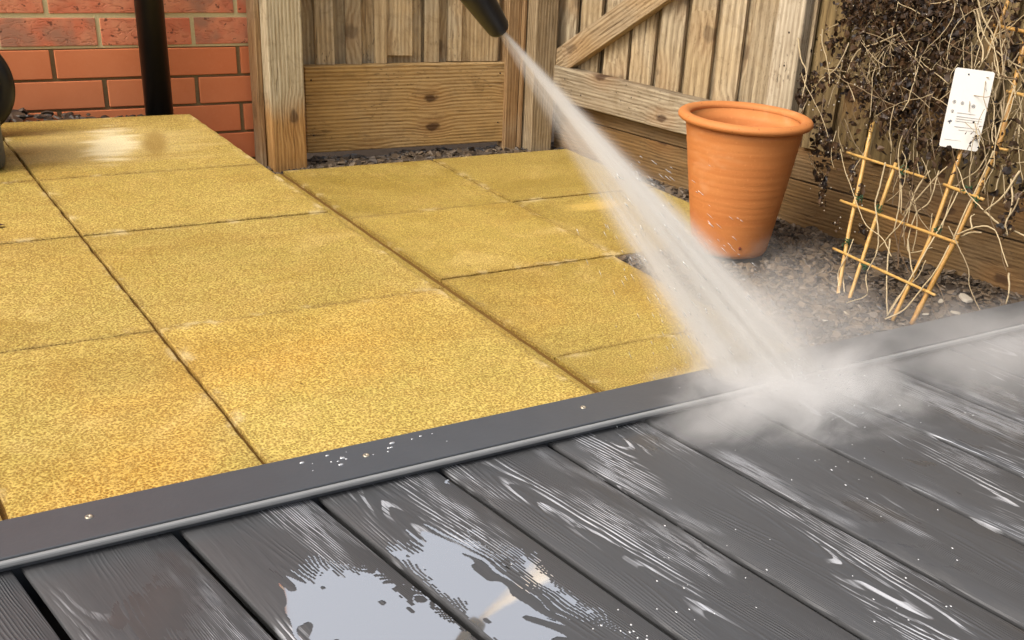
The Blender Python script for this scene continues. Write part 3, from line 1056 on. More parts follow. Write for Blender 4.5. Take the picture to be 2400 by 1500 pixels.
# bed body under the chips
gv.box((1.502, 1.10, -0.236), (2.42, 2.054, -0.182), 0.1)
gv.box((1.975, 2.056, -0.236), (2.20, 3.0, -0.182), 0.1)
gv.box((0.84, 2.987, -0.236), (1.99, 3.118, -0.180), 0.1)
gv.box((-1.5, 2.975, -0.236), (0.80, 3.118, -0.045), 0.1)
tag(gv.build("slate_gravel", M_slate), "purple grey slate chippings along the wall and fences and around the pot", kind="stuff")
# pale stones that stand out on the bed
M_pale = mat_rnd("pale_stone", [lin(160, 142, 112), lin(190, 176, 150), lin(206, 198, 182)], 0.6)
for (x, y, s_, lab) in ((2262, 700, 0.022, "whitish elongated stone lying where the gravel meets the gravel board"), (2240, 735, 0.013, "cream pebble on the slate gravel beside the deck trim, nearer the right edge"),
                        (2170, 738, 0.012, "tan pebble on the slate gravel at the foot of the trellis"), (1933, 753, 0.0065, "small bright cream pebble on the gravel left of the trellis foot"),
                        (1985, 737, 0.010, "dull grey pebble on the gravel under the trellis"), (2205, 708, 0.010, "small pale pebble beside the end of the lowest bamboo cane")):
    p = at_z(x, y, -0.166)
    b = MB()
    chip(b, 0, 0, 0, s_, 0.25, random.random())
    o = b.build("pebble", M_pale, bevel=s_ * 0.12, seg=2)
    o.location = (p.x, p.y, -0.164)
    tag(o, lab, "pebble", "pale pebbles on the gravel")

# ------------------------------------------------------------------ terracotta pot


def mat_clay():
    t = NT("terracotta")
    c = t.coord()
    X, Y, Z = t.sep(c)[:3]
    n = t.noise(c, 7, 4, 0.6)
    bands = t.noise(t.scale(c, (0.6, 0.6, 30)), 1.4, 4, 0.6)
    fine = t.noise(c, 160, 3, 0.6)
    col = t.mix(n, lin(184, 110, 56), lin(204, 136, 78))
    col = t.mix(t.step(bands, 0.45, 0.72, 0.0, 0.5), col, lin(180, 102, 50))
    col = t.mix(t.step(fine, 0.55, 0.8, 0.0, 0.25), col, lin(232, 160, 100))
    spot = t.step(t.noise(c, 110, 1, 0.5), 0.72, 0.78)
    rim = t.step(Z, 0.268, 0.28)
    col = t.mix(t.mul(spot, t.add(0.12, t.mul(rim, 0.5))), col, lin(130, 62, 34))
    lime = t.step(t.noise(t.scale(c, (1, 1, 1.8)), 5, 4, 0.6, 0.4), 0.55, 0.75)
    col = t.mix(t.mul(lime, 0.30), col, lin(226, 184, 142))
    rings = t.mul(t.M('SINE', t.mul(t.add(Z, t.mul(t.noise(t.scale(c, (1, 1, 14)), 2, 3), 0.045)), 2 * math.pi / 0.0165)), t.noise(t.scale(c, (1, 1, 22)), 1.2, 2))
    ringz = t.mul(rings, t.step(Z, 0.02, 0.10, 0.15, 1.0))
    h = t.add(t.mul(ringz, 0.5), t.mul(fine, 0.25))
    t.pbsdf(col, 0.66, t.bump(h, 0.30, 0.0016), spec=0.3)
    return t.m


M_clay = mat_clay()
pot = empty("terracotta_pot", (1.808, 2.0, -0.168))
pot.scale = (1.0, 1.0, 1.085)
tag(pot, "empty orange terracotta flower pot with rolled rim standing on slate gravel", "plant pot")
b = MB()
prof = [(0.0001, 0.0), (0.078, 0.0), (0.086, 0.003), (0.0905, 0.010)]
for k in range(1, 26):
    z = 0.010 + (0.266 - 0.010) * k / 25
    f = k / 25
    prof.append((0.0905 + 0.0445 * f ** 0.92 + 0.0003 * math.sin(z * 380), z))
body_in = [(0.128, 0.285), (0.124, 0.26), (0.112, 0.18), (0.098, 0.08), (0.084, 0.025), (0.0001, 0.022)]
prof += [(0.1355, 0.270)] + body_in
b.lathe(prof, 96)
o = b.build("body", M_clay, pot)
b = MB()
rim = []
for k in range(18):
    a = 2 * math.pi * k / 18
    rim.append((0.1420 + 0.0145 * math.cos(a), 0.2885 + 0.0095 * math.sin(a)))
b.lathe(rim[::-1], 96, closed=True)
b.build("rim", M_clay, pot)
b = MB()
a_ = math.atan2(-0.74, -0.67) + 0.28
b.lathe([(0.0001, 0.0012), (0.0028, 0.0010), (0.0034, -0.001)], 12, mat=Matrix.Rotation(a_, 4, 'Z') @ Matrix.Translation((0.0962, 0, 0.030)) @ Matrix.Rotation(R(86), 4, 'Y'))
b.build("stain_spot", mat_simple("dark_spot", lin(110, 44, 24), 0.8), pot)

# ------------------------------------------------------------------ bamboo trellis
TP0 = Vector((1.835, 1.55, -0.17))
TPN = Vector((0.16, 0.98, 0)).cross(Vector((0.22, 0.03, 0.60))).normalized()


def tp(x, y, off=0.0):
    """point on the leaning plane of the trellis; off = metres nearer (+) or farther (-)"""
    p = at_plane(x, y, TP0, TPN)
    d = (p - CAMP).normalized()
    return p - d * off


def mat_cane():
    t = NT("bamboo")
    c = t.coord()
    r = t.attr("rnd")
    n = t.noise(c, 60, 4, 0.6)
    col = t.mix(r, lin(176, 132, 66), lin(204, 166, 96))
    col = t.mix(t.step(n, 0.45, 0.75, 0, 0.6), col, lin(150, 98, 40))
    col = t.mix(t.step(t.noise(c, 300, 2), 0.6, 0.75, 0, 0.5), col, lin(236, 204, 140))
    t.pbsdf(col, 0.45, t.bump(n, 0.25, 0.001), spec=0.5)
    return t.m


M_cane = mat_cane()
trel = empty("bamboo_trellis", (1.84, 1.55, -0.18))
tag(trel, "yellow bamboo cane trellis leaning on the side fence behind the deck, tied with green wire", "trellis")
canes = [([(2046, 285), (1990, 540), (1962, 700)], 0.0046), ([(2100, 382), (2042, 545), (1986, 715)], 0.0044),
         ([(2262, 330), (2180, 560), (2092, 752)], 0.0044), ([(2412, 60), (2345, 330), (2240, 560), (2136, 760)], 0.0054),
         ([(2372, -20), (2318, 120)], 0.004), ([(2430, -30), (2412, 60)], 0.005)]
cross = [([(1985, 357), (2170, 417)], 0.0028), ([(1970, 470), (2245, 570)], 0.0032), ([(1953, 582), (2192, 692)], 0.0030),
         ([(2212, 432), (2306, 468)], 0.0032), ([(2325, 58), (2420, 78)], 0.0036), ([(2360, 214), (2440, 232)], 0.0032), ([(2326, 345), (2362, 352)], 0.0026)]
for i, (pts, r_) in enumerate(canes + cross):
    b = MB()
    off = 0.0 if i < len(canes) else 0.009
    P = [tp(x, y, off) for x, y in pts]
    # resample with nodes (bamboo joints)
    Q = []; Rr = []
    for a in range(len(P) - 1):
        n_ = max(3, int((P[a + 1] - P[a]).length / 0.012))
        for k in range(n_):
            Q.append(P[a].lerp(P[a + 1], k / n_)); Rr.append(r_ * (1 + 0.12 * mnoise.noise((k * 0.5, a * 7.1, i))))
    Q.append(P[-1]); Rr.append(r_)
    for k in range(4, len(Rr), 11): Rr[k] *= 1.2
    b.tube(Q, Rr, 8, random.random())
    o = b.build("cane", M_cane); adopt(trel, o)
M_tie = mat_simple("green_wire", lin(52, 92, 58), 0.5, 0.2, 60)
for (x, y) in ((2014, 462), (2062, 490), (1985, 568), (2120, 400), (2195, 537), (2288, 470), (2030, 625), (2268, 445)):
    b = MB()
    p = tp(x, y, 0.008)
    for q in range(3):
        pts = [p + Vector((random.uniform(-1, 1), random.uniform(-1, 1), random.uniform(-1, 1))) * 0.010 + Vector((0, 0, (q - 1) * 0.003)) for _ in range(7)]
        b.tube(pts, 0.0011, 5)
    o = b.build("wire_tie", M_tie); adopt(trel, o)

# ------------------------------------------------------------------ dead climbing plant
plant = empty("dead_climbing_plant", (1.86, 1.50, -0.18))
tag(plant, "withered climber with black crumpled leaves and bare tan stems hanging over the trellis", "plant")
M_stem = mat_rnd("dry_stem", [lin(92, 70, 46), lin(160, 132, 94), lin(208, 188, 148)], 0.6)
M_leaf = mat_rnd("withered_leaf", [lin(24, 17, 15), lin(38, 28, 22), lin(54, 40, 28), lin(32, 26, 25), lin(88, 64, 40)], 0.5, 0.35)
st = MB()
# stems drawn after the photograph, each with its own depth
hand = [
    [(2075, 380), (2064, 430), (2052, 478), (2058, 540), (2055, 590), (2030, 645), (2032, 690), (1990, 708), (1960, 720)],
    [(2110, 405), (2113, 450), (2112, 500)], [(2115, 505), (2190, 420), (2220, 390)], [(2180, 400), (2150, 440), (2120, 510), (2078, 560), (2050, 592)],
    [(2086, 560), (2080, 620), (2078, 680), (2080, 740)], [(2200, 400), (2180, 470), (2148, 500), (2128, 560), (2130, 590), (2150, 590), (2185, 580)],
    [(2128, 560), (2135, 620), (2142, 650)], [(2142, 650), (2160, 600), (2178, 550), (2185, 500)],
    [(2070, 750), (2120, 725), (2165, 670), (2190, 640), (2225, 575)], [(2075, 745), (2110, 690), (2150, 650), (2170, 610)],
    [(2080, 740), (2130, 660), (2175, 580), (2210, 520), (2250, 440)], [(2240, 550), (2280, 535), (2310, 530), (2335, 545), (2350, 590), (2362, 625)],
    [(2250, 555), (2275, 545), (2300, 545)], [(2364, 640), (2365, 680), (2358, 712)], [(2350, 530), (2375, 540), (2405, 555)],
    [(2390, 400), (2350, 460), (2308, 495)], [(2308, 495), (2345, 530), (2360, 550)], [(2370, 420), (2372, 480), (2355, 530)],
    [(2278, 535), (2275, 510), (2284, 502)], [(1968, 690), (1965, 640), (1985, 600), (2000, 560)], [(1975, 640), (1980, 690), (1985, 705)],
    [(2320, 350), (2290, 400), (2240, 440), (2200, 560)], [(2335, 340), (2300, 420), (2260, 500), (2230, 570)],
    [(2380, 200), (2350, 280), (2330, 345)], [(2300, 180), (2330, 250), (2325, 320), (2335, 350)], [(2345, 240), (2352, 300), (2340, 340)],
    [(2278, 130), (2277, 165), (2272, 225), (2272, 250)], [(1870, 90), (1878, 140), (1890, 170), (1880, 230)],
    [(1990, 100), (1960, 160), (1920, 190), (1890, 240), (1866, 300)], [(2105, 80), (2060, 100), (2010, 120), (1985, 170)],
    [(2040, 20), (2070, 60), (2090, 110)], [(2290, 20), (2310, 90), (2360, 140), (2400, 160)],
]
def stem(pts, r_, jit=0.006, depth=None, tone=None):
    d0 = random.uniform(-0.03, 0.05) if depth is None else depth
    P = [tp(x, y, d0 + 0.01 * mnoise.noise((x * .02, y * .02, d0 * 90))) for x, y in pts]
    # Catmull-Rom
    Q = []
    E = [P[0] * 2 - P[1]] + P + [P[-1] * 2 - P[-2]]
    for i in range(1, len(E) - 2):
        for k in range(5):
            t_ = k / 5
            a, b_, c_, d_ = E[i - 1], E[i], E[i + 1], E[i + 2]
            q = 0.5 * ((2 * b_) + (c_ - a) * t_ + (2 * a - 5 * b_ + 4 * c_ - d_) * t_ ** 2 + (3 * b_ - a - 3 * c_ + d_) * t_ ** 3)
            Q.append(q + Vector([random.gauss(0, 0.0003) for _ in range(3)]))
    Q.append(P[-1])
    st.tube(Q, [r_ * (1 - 0.35 * k / len(Q)) for k in range(len(Q))], 5, random.random() if tone is None else tone)
for h_ in hand:
    stem(h_, random.uniform(0.0014, 0.0023), tone=random.uniform(0.7, 1.0))
# fine tangle in the upper mass, and down through the trellis
def tangle(n_, cx, cy, sx, sy, length, vert=0.5, r0=0.0007, r1=0.0012, dr=(-0.06, 0.07)):
    for _ in range(n_):
        x, y = random.gauss(cx, sx), random.gauss(cy, sy)
        a = random.uniform(0, 6.3) if random.random() > vert else random.choice((-1, 1)) * 1.5708 + random.gauss(0.1, 0.35)
        pts = [(x, y)]
        for k in range(random.randint(3, 6)):
            a += random.gauss(0, 0.22)
            x += math.cos(a) * length / 4; y += math.sin(a) * length / 4
            pts.append((x, y))
        if min(p[0] for p in pts) < 1858 and max(p[1] for p in pts) > 100: continue
        stem(pts, random.uniform(r0, r1), depth=random.uniform(*dr))
tangle(60, 2150, 90, 120, 90, 130, 0.45)
tangle(34, 2060, 190, 80, 80, 110, 0.5)
tangle(34, 2260, 230, 80, 100, 120, 0.6)
tangle(46, 2345, 200, 35, 110, 130, 0.75, 0.0010, 0.0020)
tangle(8, 2150, 570, 50, 50, 190, 1.0, 0.0010, 0.0016)
tangle(9, 2150, 470, 70, 60, 150, 0.95, 0.0009, 0.0014)
tangle(8, 2330, 400, 40, 60, 130, 0.9)
tangle(10, 1940, 330, 30, 60, 90, 0.9)
o = st.build("stem", M_stem); adopt(plant, o)
tag(o, kind="stuff")
# leaves: folded, curled, in hanging clumps
lf = MB()


def leaf(p, s_, r=None):
    rot = Euler((random.uniform(0, 6.3), random.uniform(0, 6.3), random.uniform(0, 6.3))).to_matrix()
    L_ = s_; W_ = s_ * random.uniform(0.25, 0.5)
    fold = random.uniform(0.2, 1.1); curl = random.uniform(-1.2, 1.2)
    pts = []
    for k in range(4):
        t_ = k / 3
        ww = W_ * math.sin(math.pi * min(0.97, max(0.06, t_ * 0.9 + 0.06)))
        zc = curl * L_ * 0.35 * t_ * t_
        for sx in (-1, 0, 1):
            pts.append(p + rot @ Vector(((t_ - 0.5) * L_, sx * ww, zc + abs(sx) * ww * fold + random.gauss(0, s_ * 0.06))))
    fs = []
    for k in range(3):
        for q in range(2):
            a = k * 3 + q
            fs.append((a, a + 1, a + 4, a + 3))
    lf.addf(pts, fs, random.random() if r is None else r, False)


clumps = [(2020, 20, 42, 40, 260), (2110, 20, 60, 36, 380), (2200, 30, 60, 40, 340), (2050, 90, 60, 40, 170), (2140, 120, 60, 45, 240), (2240, 110, 50, 50, 210),
          (1965, 95, 30, 36, 60), (2000, 160, 40, 40, 90), (1900, 205, 24, 28, 90), (1878, 235, 12, 20, 36), (2020, 215, 45, 30, 110), (2090, 190, 45, 50, 150), (2160, 210, 40, 50, 130), (2095, 250, 45, 26, 110),
          (1960, 190, 40, 26, 40), (2180, 300, 45, 40, 90), (2120, 310, 40, 36, 60), (1925, 300, 22, 36, 90), (1945, 350, 30, 32, 80), (1918, 400, 16, 32, 50), (1928, 455, 8, 24, 20), (2000, 395, 9, 45, 26), (2012, 450, 10, 20, 12),
          (2022, 530, 12, 14, 22), (1960, 530, 10, 16, 12), (2255, 40, 40, 30, 110), (2330, 40, 25, 60, 60), (2385, 130, 18, 50, 60), (2290, 200, 30, 60, 60), (2350, 330, 30, 60, 50), (2365, 470, 14, 60, 40), (2352, 530, 14, 24, 20), (2270, 330, 40, 30, 40), (2140, 410, 30, 25, 24), (2390, 480, 14, 50, 26),
          (2140, 50, 120, 50, 380), (2150, 200, 110, 70, 220), (2080, 280, 80, 50, 170), (2190, 360, 60, 40, 90), (2370, 60, 40, 80, 120), (2300, 380, 60, 70, 70)]
for (cx, cy, sx, sy, n_) in clumps:
    for _ in range(n_):
        x = random.gauss(cx, sx * 0.62); y = random.gauss(cy, sy * 0.62)
        if x < 1866 and y > 60: continue
        leaf(tp(x, y, random.uniform(-0.08, 0.05)), random.choice((0.006, 0.009, 0.013, 0.017)) * random.uniform(0.8, 1.25))
o = lf.build("foliage", M_leaf); adopt(plant, o)
# pale seed specks
sp = MB()
for _ in range(150):
    cx, cy, sx, sy, n_ = random.choice(clumps[:26])
    x = random.gauss(cx, sx); y = random.gauss(cy, sy)
    if x < 1880: continue
    p = tp(x, y, random.uniform(0.0, 0.08)); r_ = random.uniform(0.0009, 0.0021)
    sp.lathe([(0.0001, r_), (r_ * 0.8, r_ * 0.5), (r_ * 0.8, -r_ * 0.5), (0.0001, -r_)], 6, random.random(), Matrix.Translation(p))
o = sp.build("seed_heads", M_pale); adopt(plant, o)
tag(o, kind="stuff")

# ------------------------------------------------------------------ plant label
LC = tp(2265, 256, 0.06)
lab0 = [at_plane(x, y, LC, (-0.80, -0.60, 0.10)) for x, y in ((2228, 157), (2318, 168), (2305, 357), (2212, 343))]
cL = sum(lab0, Vector()) / 4
ex = ((lab0[1] - lab0[0]) + (lab0[2] - lab0[3])).normalized()
ey = ((lab0[0] - lab0[3]) + (lab0[1] - lab0[2])); ey = (ey - ex * ey.dot(ex)).normalized()
ez = ex.cross(ey)
if ez.dot(CAMP - cL) < 0: ez = -ez
LM = Matrix.Translation(cL) @ Matrix((ex, ey, ez)).transposed().to_4x4()
wl = ((lab0[1] - lab0[0]).length + (lab0[2] - lab0[3]).length) / 2
hl = ((lab0[0] - lab0[3]).length + (lab0[1] - lab0[2]).length) / 2


def rrect(w_, h_, rad, n=6):
    pts = []
    for (sx, sy, a0) in ((1, 1, 0), (-1, 1, 90), (-1, -1, 180), (1, -1, 270)):
        for k in range(n + 1):
            a = R(a0 + 90 * k / n)
            pts.append((sx * (w_ / 2 - rad) + rad * math.cos(a), sy * (h_ / 2 - rad) + rad * math.sin(a)))
    return pts


b = MB()
pp = rrect(wl, hl, 0.005)
n = len(pp)
bow = lambda x, y: 0.0025 * math.sin(y / hl * 3) + 0.001 * math.sin(x / wl * 4)
b.addf([(x, y, bow(x, y)) for x, y in pp] + [(x, y, bow(x, y) - 0.0006) for x, y in pp],
       [tuple(range(n)), tuple(range(2 * n - 1, n - 1, -1))] + [(k, n + k, n + (k + 1) % n, (k + 1) % n) for k in range(n)])
lab = b.build("plant_label", mat_simple("label_card", lin(216, 214, 208), 0.4, 0.03, 30, 0.02))
lab.matrix_world = LM
tag(lab, "white plastic plant care label with rounded corners hanging in the dead climber", "plant label")
M_ink = mat_simple("grey_print", lin(128, 126, 126), 0.5, 0.05)
M_ink2 = mat_simple("dark_print", lin(72, 76, 84), 0.5, 0.05)
pr = MB()


def onlab(fx, fy):    # fractions from the top-left corner
    x = (fx - 0.5) * wl; y = (0.5 - fy) * hl
    return Vector((x, y, bow(x, y) + 0.0007))


for (fx, fy, r_) in ((0.15, 0.42, 0.0032), (0.36, 0.425, 0.0032), (0.65, 0.445, 0.0034), (0.15, 0.54, 0.0030)):
    pr.lathe([(r_ * 0.72, 0), (r_, 0), (r_, 0.0003), (r_ * 0.72, 0.0003)], 20, mat=Matrix.Translation(onlab(fx, fy)), closed=True)
    pr.lathe([(0.0001, 0.0003), (r_ * 0.35, 0.0002), (r_ * 0.36, -0.0003)], 10, mat=Matrix.Translation(onlab(fx, fy)))
for (fy, x0, x1, hh) in ((0.55, 0.28, 0.75, 0.0008), (0.595, 0.28, 0.94, 0.0008), (0.625, 0.28, 0.94, 0.0007), (0.655, 0.28, 0.90, 0.0007), (0.725, 0.28, 0.93, 0.0008), (0.76, 0.40, 0.90, 0.0006), (0.90, 0.10, 0.62, 0.0006), (0.83, 0.80, 0.92, 0.0016), (0.86, 0.82, 0.94, 0.0012)):
    p = onlab((x0 + x1) / 2, fy); ww = (x1 - x0) * wl / 2
    pr.box((p.x - ww, p.y - hh / 2, p.z - 0.0003), (p.x + ww, p.y + hh / 2, p.z + 0.0002))
o = pr.build("print", M_ink, lab)
pr = MB()
for (dx, dy, a) in ((-0.0016, 0.001, 0.6), (0.0024, 0.0014, -0.7), (0.0, -0.0022, 0.1), (0.0004, 0.0024, -0.2), (-0.0028, -0.0002, 1.2)):
    p = onlab(0.15, 0.675)
    pr.lathe([(0.0001, 0.0003), (0.0022, 0.0002), (0.0024, -0.0003)], 8, mat=Matrix.Translation((p.x + dx, p.y + dy, p.z)) @ Matrix.Rotation(a, 4, 'Z') @ Matrix.Scale(0.45, 4, (1, 0, 0)))
p = onlab(0.36, 0.065)
pr.build("leaf_mark", M_ink2, lab)
pr = MB()
pr.lathe([(0.0001, 0.0003), (0.0016, 0.0002), (0.0017, -0.0003)], 12, mat=Matrix.Translation(p))
pr.build("hanging_hole", M_ink2, lab)
# twigs crossing in front of the label belong to the plant
b = MB()
for pts in ([(2278, 100), (2277, 165), (2274, 225), (2271, 262)], [(2222, 212), (2255, 214), (2272, 222), (2310, 228), (2330, 225)], [(2255, 158), (2238, 180), (2224, 200)], [(2245, 150), (2230, 172), (2220, 215)], [(2258, 172), (2290, 180), (2318, 182)], [(2310, 190), (2305, 230), (2315, 262)]):
    b.tube([tp(x, y, 0.063) for x, y in pts], 0.0008, 5, random.random())
o = b.build("twig", M_stem); adopt(plant, o)

# ------------------------------------------------------------------ pressure washer at the left edge
pw = empty("pressure_washer", (0.22, 2.60, 0.0))
tag(pw, "grey plastic pressure washer with a black wheel, cut off at the left edge", "pressure washer")
c0 = at_z(21, 400, 0.0)
b = MB()
# wide housing with rounded corners; the outline leans in towards the top
rings = [(0.0, 0.012), (0.006, 0.003), (0.02, 0.0), (0.15, 0.0), (0.19, 0.004), (0.215, 0.012), (0.235, 0.026), (0.246, 0.045), (0.25, 0.070)]
vs = []
for (z, ins) in rings:
    for (x, y) in rrect(0.42 - 2 * ins, 0.20 - 2 * ins, max(0.004, 0.06 - ins), 8): vs.append((x, y, z))
n = len(rrect(1, 1, 0.1, 8))
fs = [(i * n + k, i * n + (k + 1) % n, (i + 1) * n + (k + 1) % n, (i + 1) * n + k) for i in range(len(rings) - 1) for k in range(n)]
fs += [tuple(range(n - 1, -1, -1)), tuple((len(rings) - 1) * n + k for k in range(n))]
b.addf(vs, fs, 0.5, True)
o = b.build("housing", M_grey)
wa = math.atan2(c0.x, c0.y)
HMx = Matrix.Translation((c0.x, c0.y, 0)) @ Matrix.Rotation(-wa, 4, 'Z') @ Matrix.Translation((-0.212, 0.07, 0))
o.parent = pw; o.matrix_parent_inverse = Matrix.Translation(pw.location).inverted(); o.matrix_basis = HMx
# wheel standing behind the housing, its rim peeping out on the right
wr = 0.112
wb = at_z(-80, 322, 0.0)
b = MB()
WMx = Matrix.Translation((wb.x, wb.y, wr)) @ Matrix.Rotation(-wa, 4, 'Z') @ Matrix.Rotation(R(90), 4, 'X')
b.lathe([(wr * 0.55, -0.022), (wr * 0.9, -0.022), (wr, -0.012), (wr * 1.0, 0.012), (wr * 0.9, 0.022), (wr * 0.55, 0.022)], 64, mat=WMx, closed=True)
b.lathe([(0.0001, -0.014), (wr * 0.56, -0.014), (wr * 0.56, 0.014), (0.0001, 0.014)], 32, mat=WMx)
o = b.build("wheel", M_black); adopt(pw, o)

# small dark leaf lying on the slab at the left edge
b = MB()
b.addf([(-0.012, -0.004, 0.001), (0, -0.007, 0.004), (0.012, 0, 0.002), (0, 0.007, 0.005), (-0.012, 0.003, 0.002), (0, 0, 0.0015)],
       [(0, 1, 5), (1, 2, 5), (2, 3, 5), (3, 4, 5), (4, 0, 5)], 0.1)
o = b.build("fallen_leaf", mat_simple("dark_leaf", lin(58, 24, 16), 0.6))
p = at_z(-4, 534, 0); o.location = (p.x, p.y, 0.002)
tag(o, "tiny dark red dead leaf on the upper patio at the left edge", "leaf")

# ------------------------------------------------------------------ lance nozzle
TIP = at_depth(1171, 70, 1.45)
LAND = at_z(1822, 915, Z_DK)
# the lance axis as seen: up and to the left in the photo, coming from the side of the patio
back = at_depth(1090, -52, 1.37)
ax = (back - TIP).normalized()
q = ax.to_track_quat('Z', 'Y').to_matrix().to_4x4()
NMx = Matrix.Translation(TIP) @ q @ Matrix.Diagonal((1.22, 1.22, 1.1, 1))
lance = empty("spray_lance", TIP)
tag(lance, "black pressure washer lance nozzle pointing down at the deck from the top of the photo", "spray lance")
b = MB()
b.lathe([(0.0001, 0.006), (0.0045, 0.006), (0.0052, 0.001), (0.0086, 0.0), (0.0112, 0.0022), (0.0122, 0.006), (0.0132, 0.018), (0.0154, 0.050), (0.0166, 0.066), (0.0170, 0.072), (0.0142, 0.076)], 40, mat=NMx)
o = b.build("nozzle", M_noz); adopt(lance, o)
b = MB()
b.lathe([(0.0140, 0.075), (0.0205, 0.078), (0.0222, 0.083), (0.0222, 0.118), (0.0205, 0.124), (0.0110, 0.130)], 40, mat=NMx)
for k in range(12):
    a = 2 * math.pi * k / 12
    b.box((-0.0016, -0.001, 0.084), (0.0016, 0.0014, 0.117), mat=NMx @ Matrix.Rotation(a, 4, 'Z') @ Matrix.Translation((0, 0.0222, 0)))
o = b.build("collar", M_noz, bevel=0.0004); adopt(lance, o)
b = MB()
b.lathe([(0.0095, 0.128), (0.0095, 0.60), (0.0001, 0.60)], 24, mat=NMx)
o = b.build("lance_tube", M_black); adopt(lance, o)

# ------------------------------------------------------------------ water jet and mist (real volumes)
jdir = (LAND - TIP); JL = jdir.length; jdir.normalize()
side = jdir.cross((LAND + TIP) / 2 - CAMP).normalized()
# +X of the jet frame = towards image right
camr = CM @ Vector((1, 0, 0))
if side.dot(camr) < 0: side = -side
deep = jdir.cross(side)
start = TIP - jdir * 0.006
JM = Matrix.Translation(start) @ Matrix((side, deep, jdir)).transposed().to_4x4()
K1, K2, R0 = 0.170, 0.070, 0.0050


def jet_domain():
    b = MB(); n = 32; vs = []; zs = [0.0, 0.1, 0.3, 0.55, 0.8, JL + 0.10]
    for z in zs:
        for k in range(n):
            a = 2 * math.pi * k / n
            vs.append((math.cos(a) * (R0 + K1 * z) * 1.12, math.sin(a) * (R0 + K2 * z) * 1.12, z))
    fs = [(i * n + k, i * n + (k + 1) % n, (i + 1) * n + (k + 1) % n, (i + 1) * n + k) for i in range(len(zs) - 1) for k in range(n)]
    fs += [tuple(range(n - 1, -1, -1)), tuple((len(zs) - 1) * n + k for k in range(n))]
    b.addf(vs, fs)
    return b


t = NT("spray_water")
X, Y, Z = t.sep(t.coord())[:3]
wx = t.add(R0, t.mul(Z, K1)); wy = t.add(R0, t.mul(Z, K2))
an = t.div(X, wx); bn = t.div(Y, wy)
rr = t.M('SQRT', t.add(t.mul(an, an), t.mul(bn, bn)))
edge = t.step(rr, 1.0, 0.15)
vec = t.comb(t.mul(an, 4.2), t.mul(bn, 2.0), t.mul(Z, 1.6))
s1 = t.step(t.noise(vec, 1.6, 5, 0.7), 0.33, 0.67, 0.26, 1.16)
def gauss(cen, wid):
    d = t.div(t.sub(an, cen), wid)
    return t.M('POWER', 2.71828, t.mul(t.mul(d, d), -1.0))
core = t.mul(gauss(0.36, 0.26), t.step(Z, 0.75, 0.25, 0.15, 1.0))
core2 = t.mul(gauss(-0.40, 0.20), t.step(Z, 0.20, 0.45))
core3 = t.mul(gauss(0.12, 0.16), t.step(Z, 0.3, 0.6, 0.2, 0.9))
body_ = t.add(0.50, t.add(t.mul(core, 2.3), t.add(t.mul(core2, 1.7), t.mul(core3, 1.0))))
# density falls as the fan opens
dens = t.div(2.9, t.add(wy, 0.0015))
dens = t.mul(t.mul(dens, t.add(0.7, t.mul(Z, 0.9))), t.mul(body_, t.mul(edge, s1)))
dens = t.mul(dens, t.step(Z, JL + 0.09, JL - 0.05, 0.0, 1.0))
pv = t.n("ShaderNodeVolumePrincipled")
pv.inputs["Color"].default_value = (0.995, 0.975, 0.935, 1)
pv.inputs["Anisotropy"].default_value = 0.0
t.set(pv.inputs["Density"], dens)
t.t.links.new(pv.outputs[0], t.out.inputs["Volume"])
M_jet = t.m
o = jet_domain().build("water_spray", M_jet)
o.matrix_world = JM
tag(o, "white fan-shaped jet of water shooting from the black nozzle down to the deck", kind="stuff")

t = NT("mist_water")
c = t.coord()
X, Y, Z = t.sep(c)[:3]


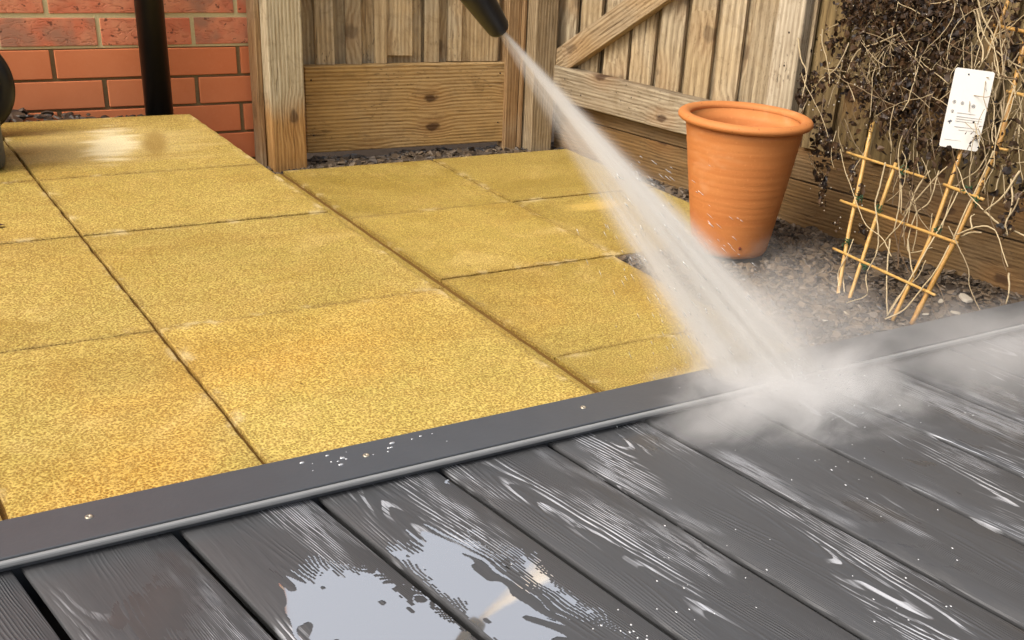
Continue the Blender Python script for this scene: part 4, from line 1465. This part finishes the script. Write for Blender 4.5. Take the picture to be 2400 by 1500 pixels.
def ell(cx, cy, cz, rx, ry, rz, amp):
    dx = t.div(t.sub(X, cx), rx); dy = t.div(t.sub(Y, cy), ry); dz = t.div(t.sub(Z, cz), rz)
    d = t.M('SQRT', t.add(t.mul(dx, dx), t.add(t.mul(dy, dy), t.mul(dz, dz))))
    return t.mul(t.step(t.add(d, t.mul(t.sub(nn, 0.5), 1.5)), 1.0, 0.10), amp)


nn = t.noise(t.scale(c, (0.8, 1.3, 1.3)), 9.0, 5, 0.65, 0.5)
MC = at_z(1860, 950, Z_DK)
e1 = ell(0.01, 0.01, 0.0, 0.27, 0.15, 0.072, 25.0)
e2 = ell(0.04, 0.12, 0.06, 0.20, 0.18, 0.14, 4.5)
e3 = ell(0.38, 0.00, 0.02, 0.36, 0.20, 0.09, 5.0)
tot = t.add(e1, t.add(e2, e3))
pv = t.n("ShaderNodeVolumePrincipled")
pv.inputs["Color"].default_value = (0.99, 0.98, 0.965, 1)
t.set(pv.inputs["Density"], tot)
t.t.links.new(pv.outputs[0], t.out.inputs["Volume"])
b = MB()
b.box((-0.27, -0.22, 0.001), (0.76, 0.34, 0.22))
o = b.build("spray_mist", t.m)
o.matrix_world = Matrix.Translation(MC) @ Matrix.Rotation(R(-8), 4, 'Z')
tag(o, "soft white mist of spray drifting over the deck and trim where the jet lands", kind="stuff")
# fast drops thrown out of the jet
dr = MB()
for _ in range(420):
    z = random.uniform(0.25, 1.0) ** 0.7 * JL
    a = random.gauss(0, 0.62); bq = random.gauss(0, 0.6)
    p = JM @ Vector((a * (R0 + K1 * z), bq * (R0 + K2 * z), z))
    if p.z < 0.005: continue
    ln = random.uniform(0.003, 0.012)
    dd = (p - TIP).normalized()
    dr.tube([p, p + dd * ln * 0.5, p + dd * ln], [0.00012, 0.00034, 0.00012], 5)
for _ in range(170):
    a = random.uniform(0, 6.3); r_ = abs(random.gauss(0, 0.13))
    p = MC + Vector((math.cos(a) * r_ * 1.3, math.sin(a) * r_, random.uniform(0.003, 0.07) * math.exp(-r_ * 3)))
    ln = random.uniform(0.001, 0.004)
    dd = Vector((math.cos(a), math.sin(a), random.uniform(0.1, 1))).normalized()
    dr.tube([p, p + dd * ln * .5, p + dd * ln], [0.0002, 0.0006, 0.0002], 5)
tag(dr.build("spray_droplets", M_bead), "fine bright water droplets flying out of the jet and off the deck", kind="stuff")
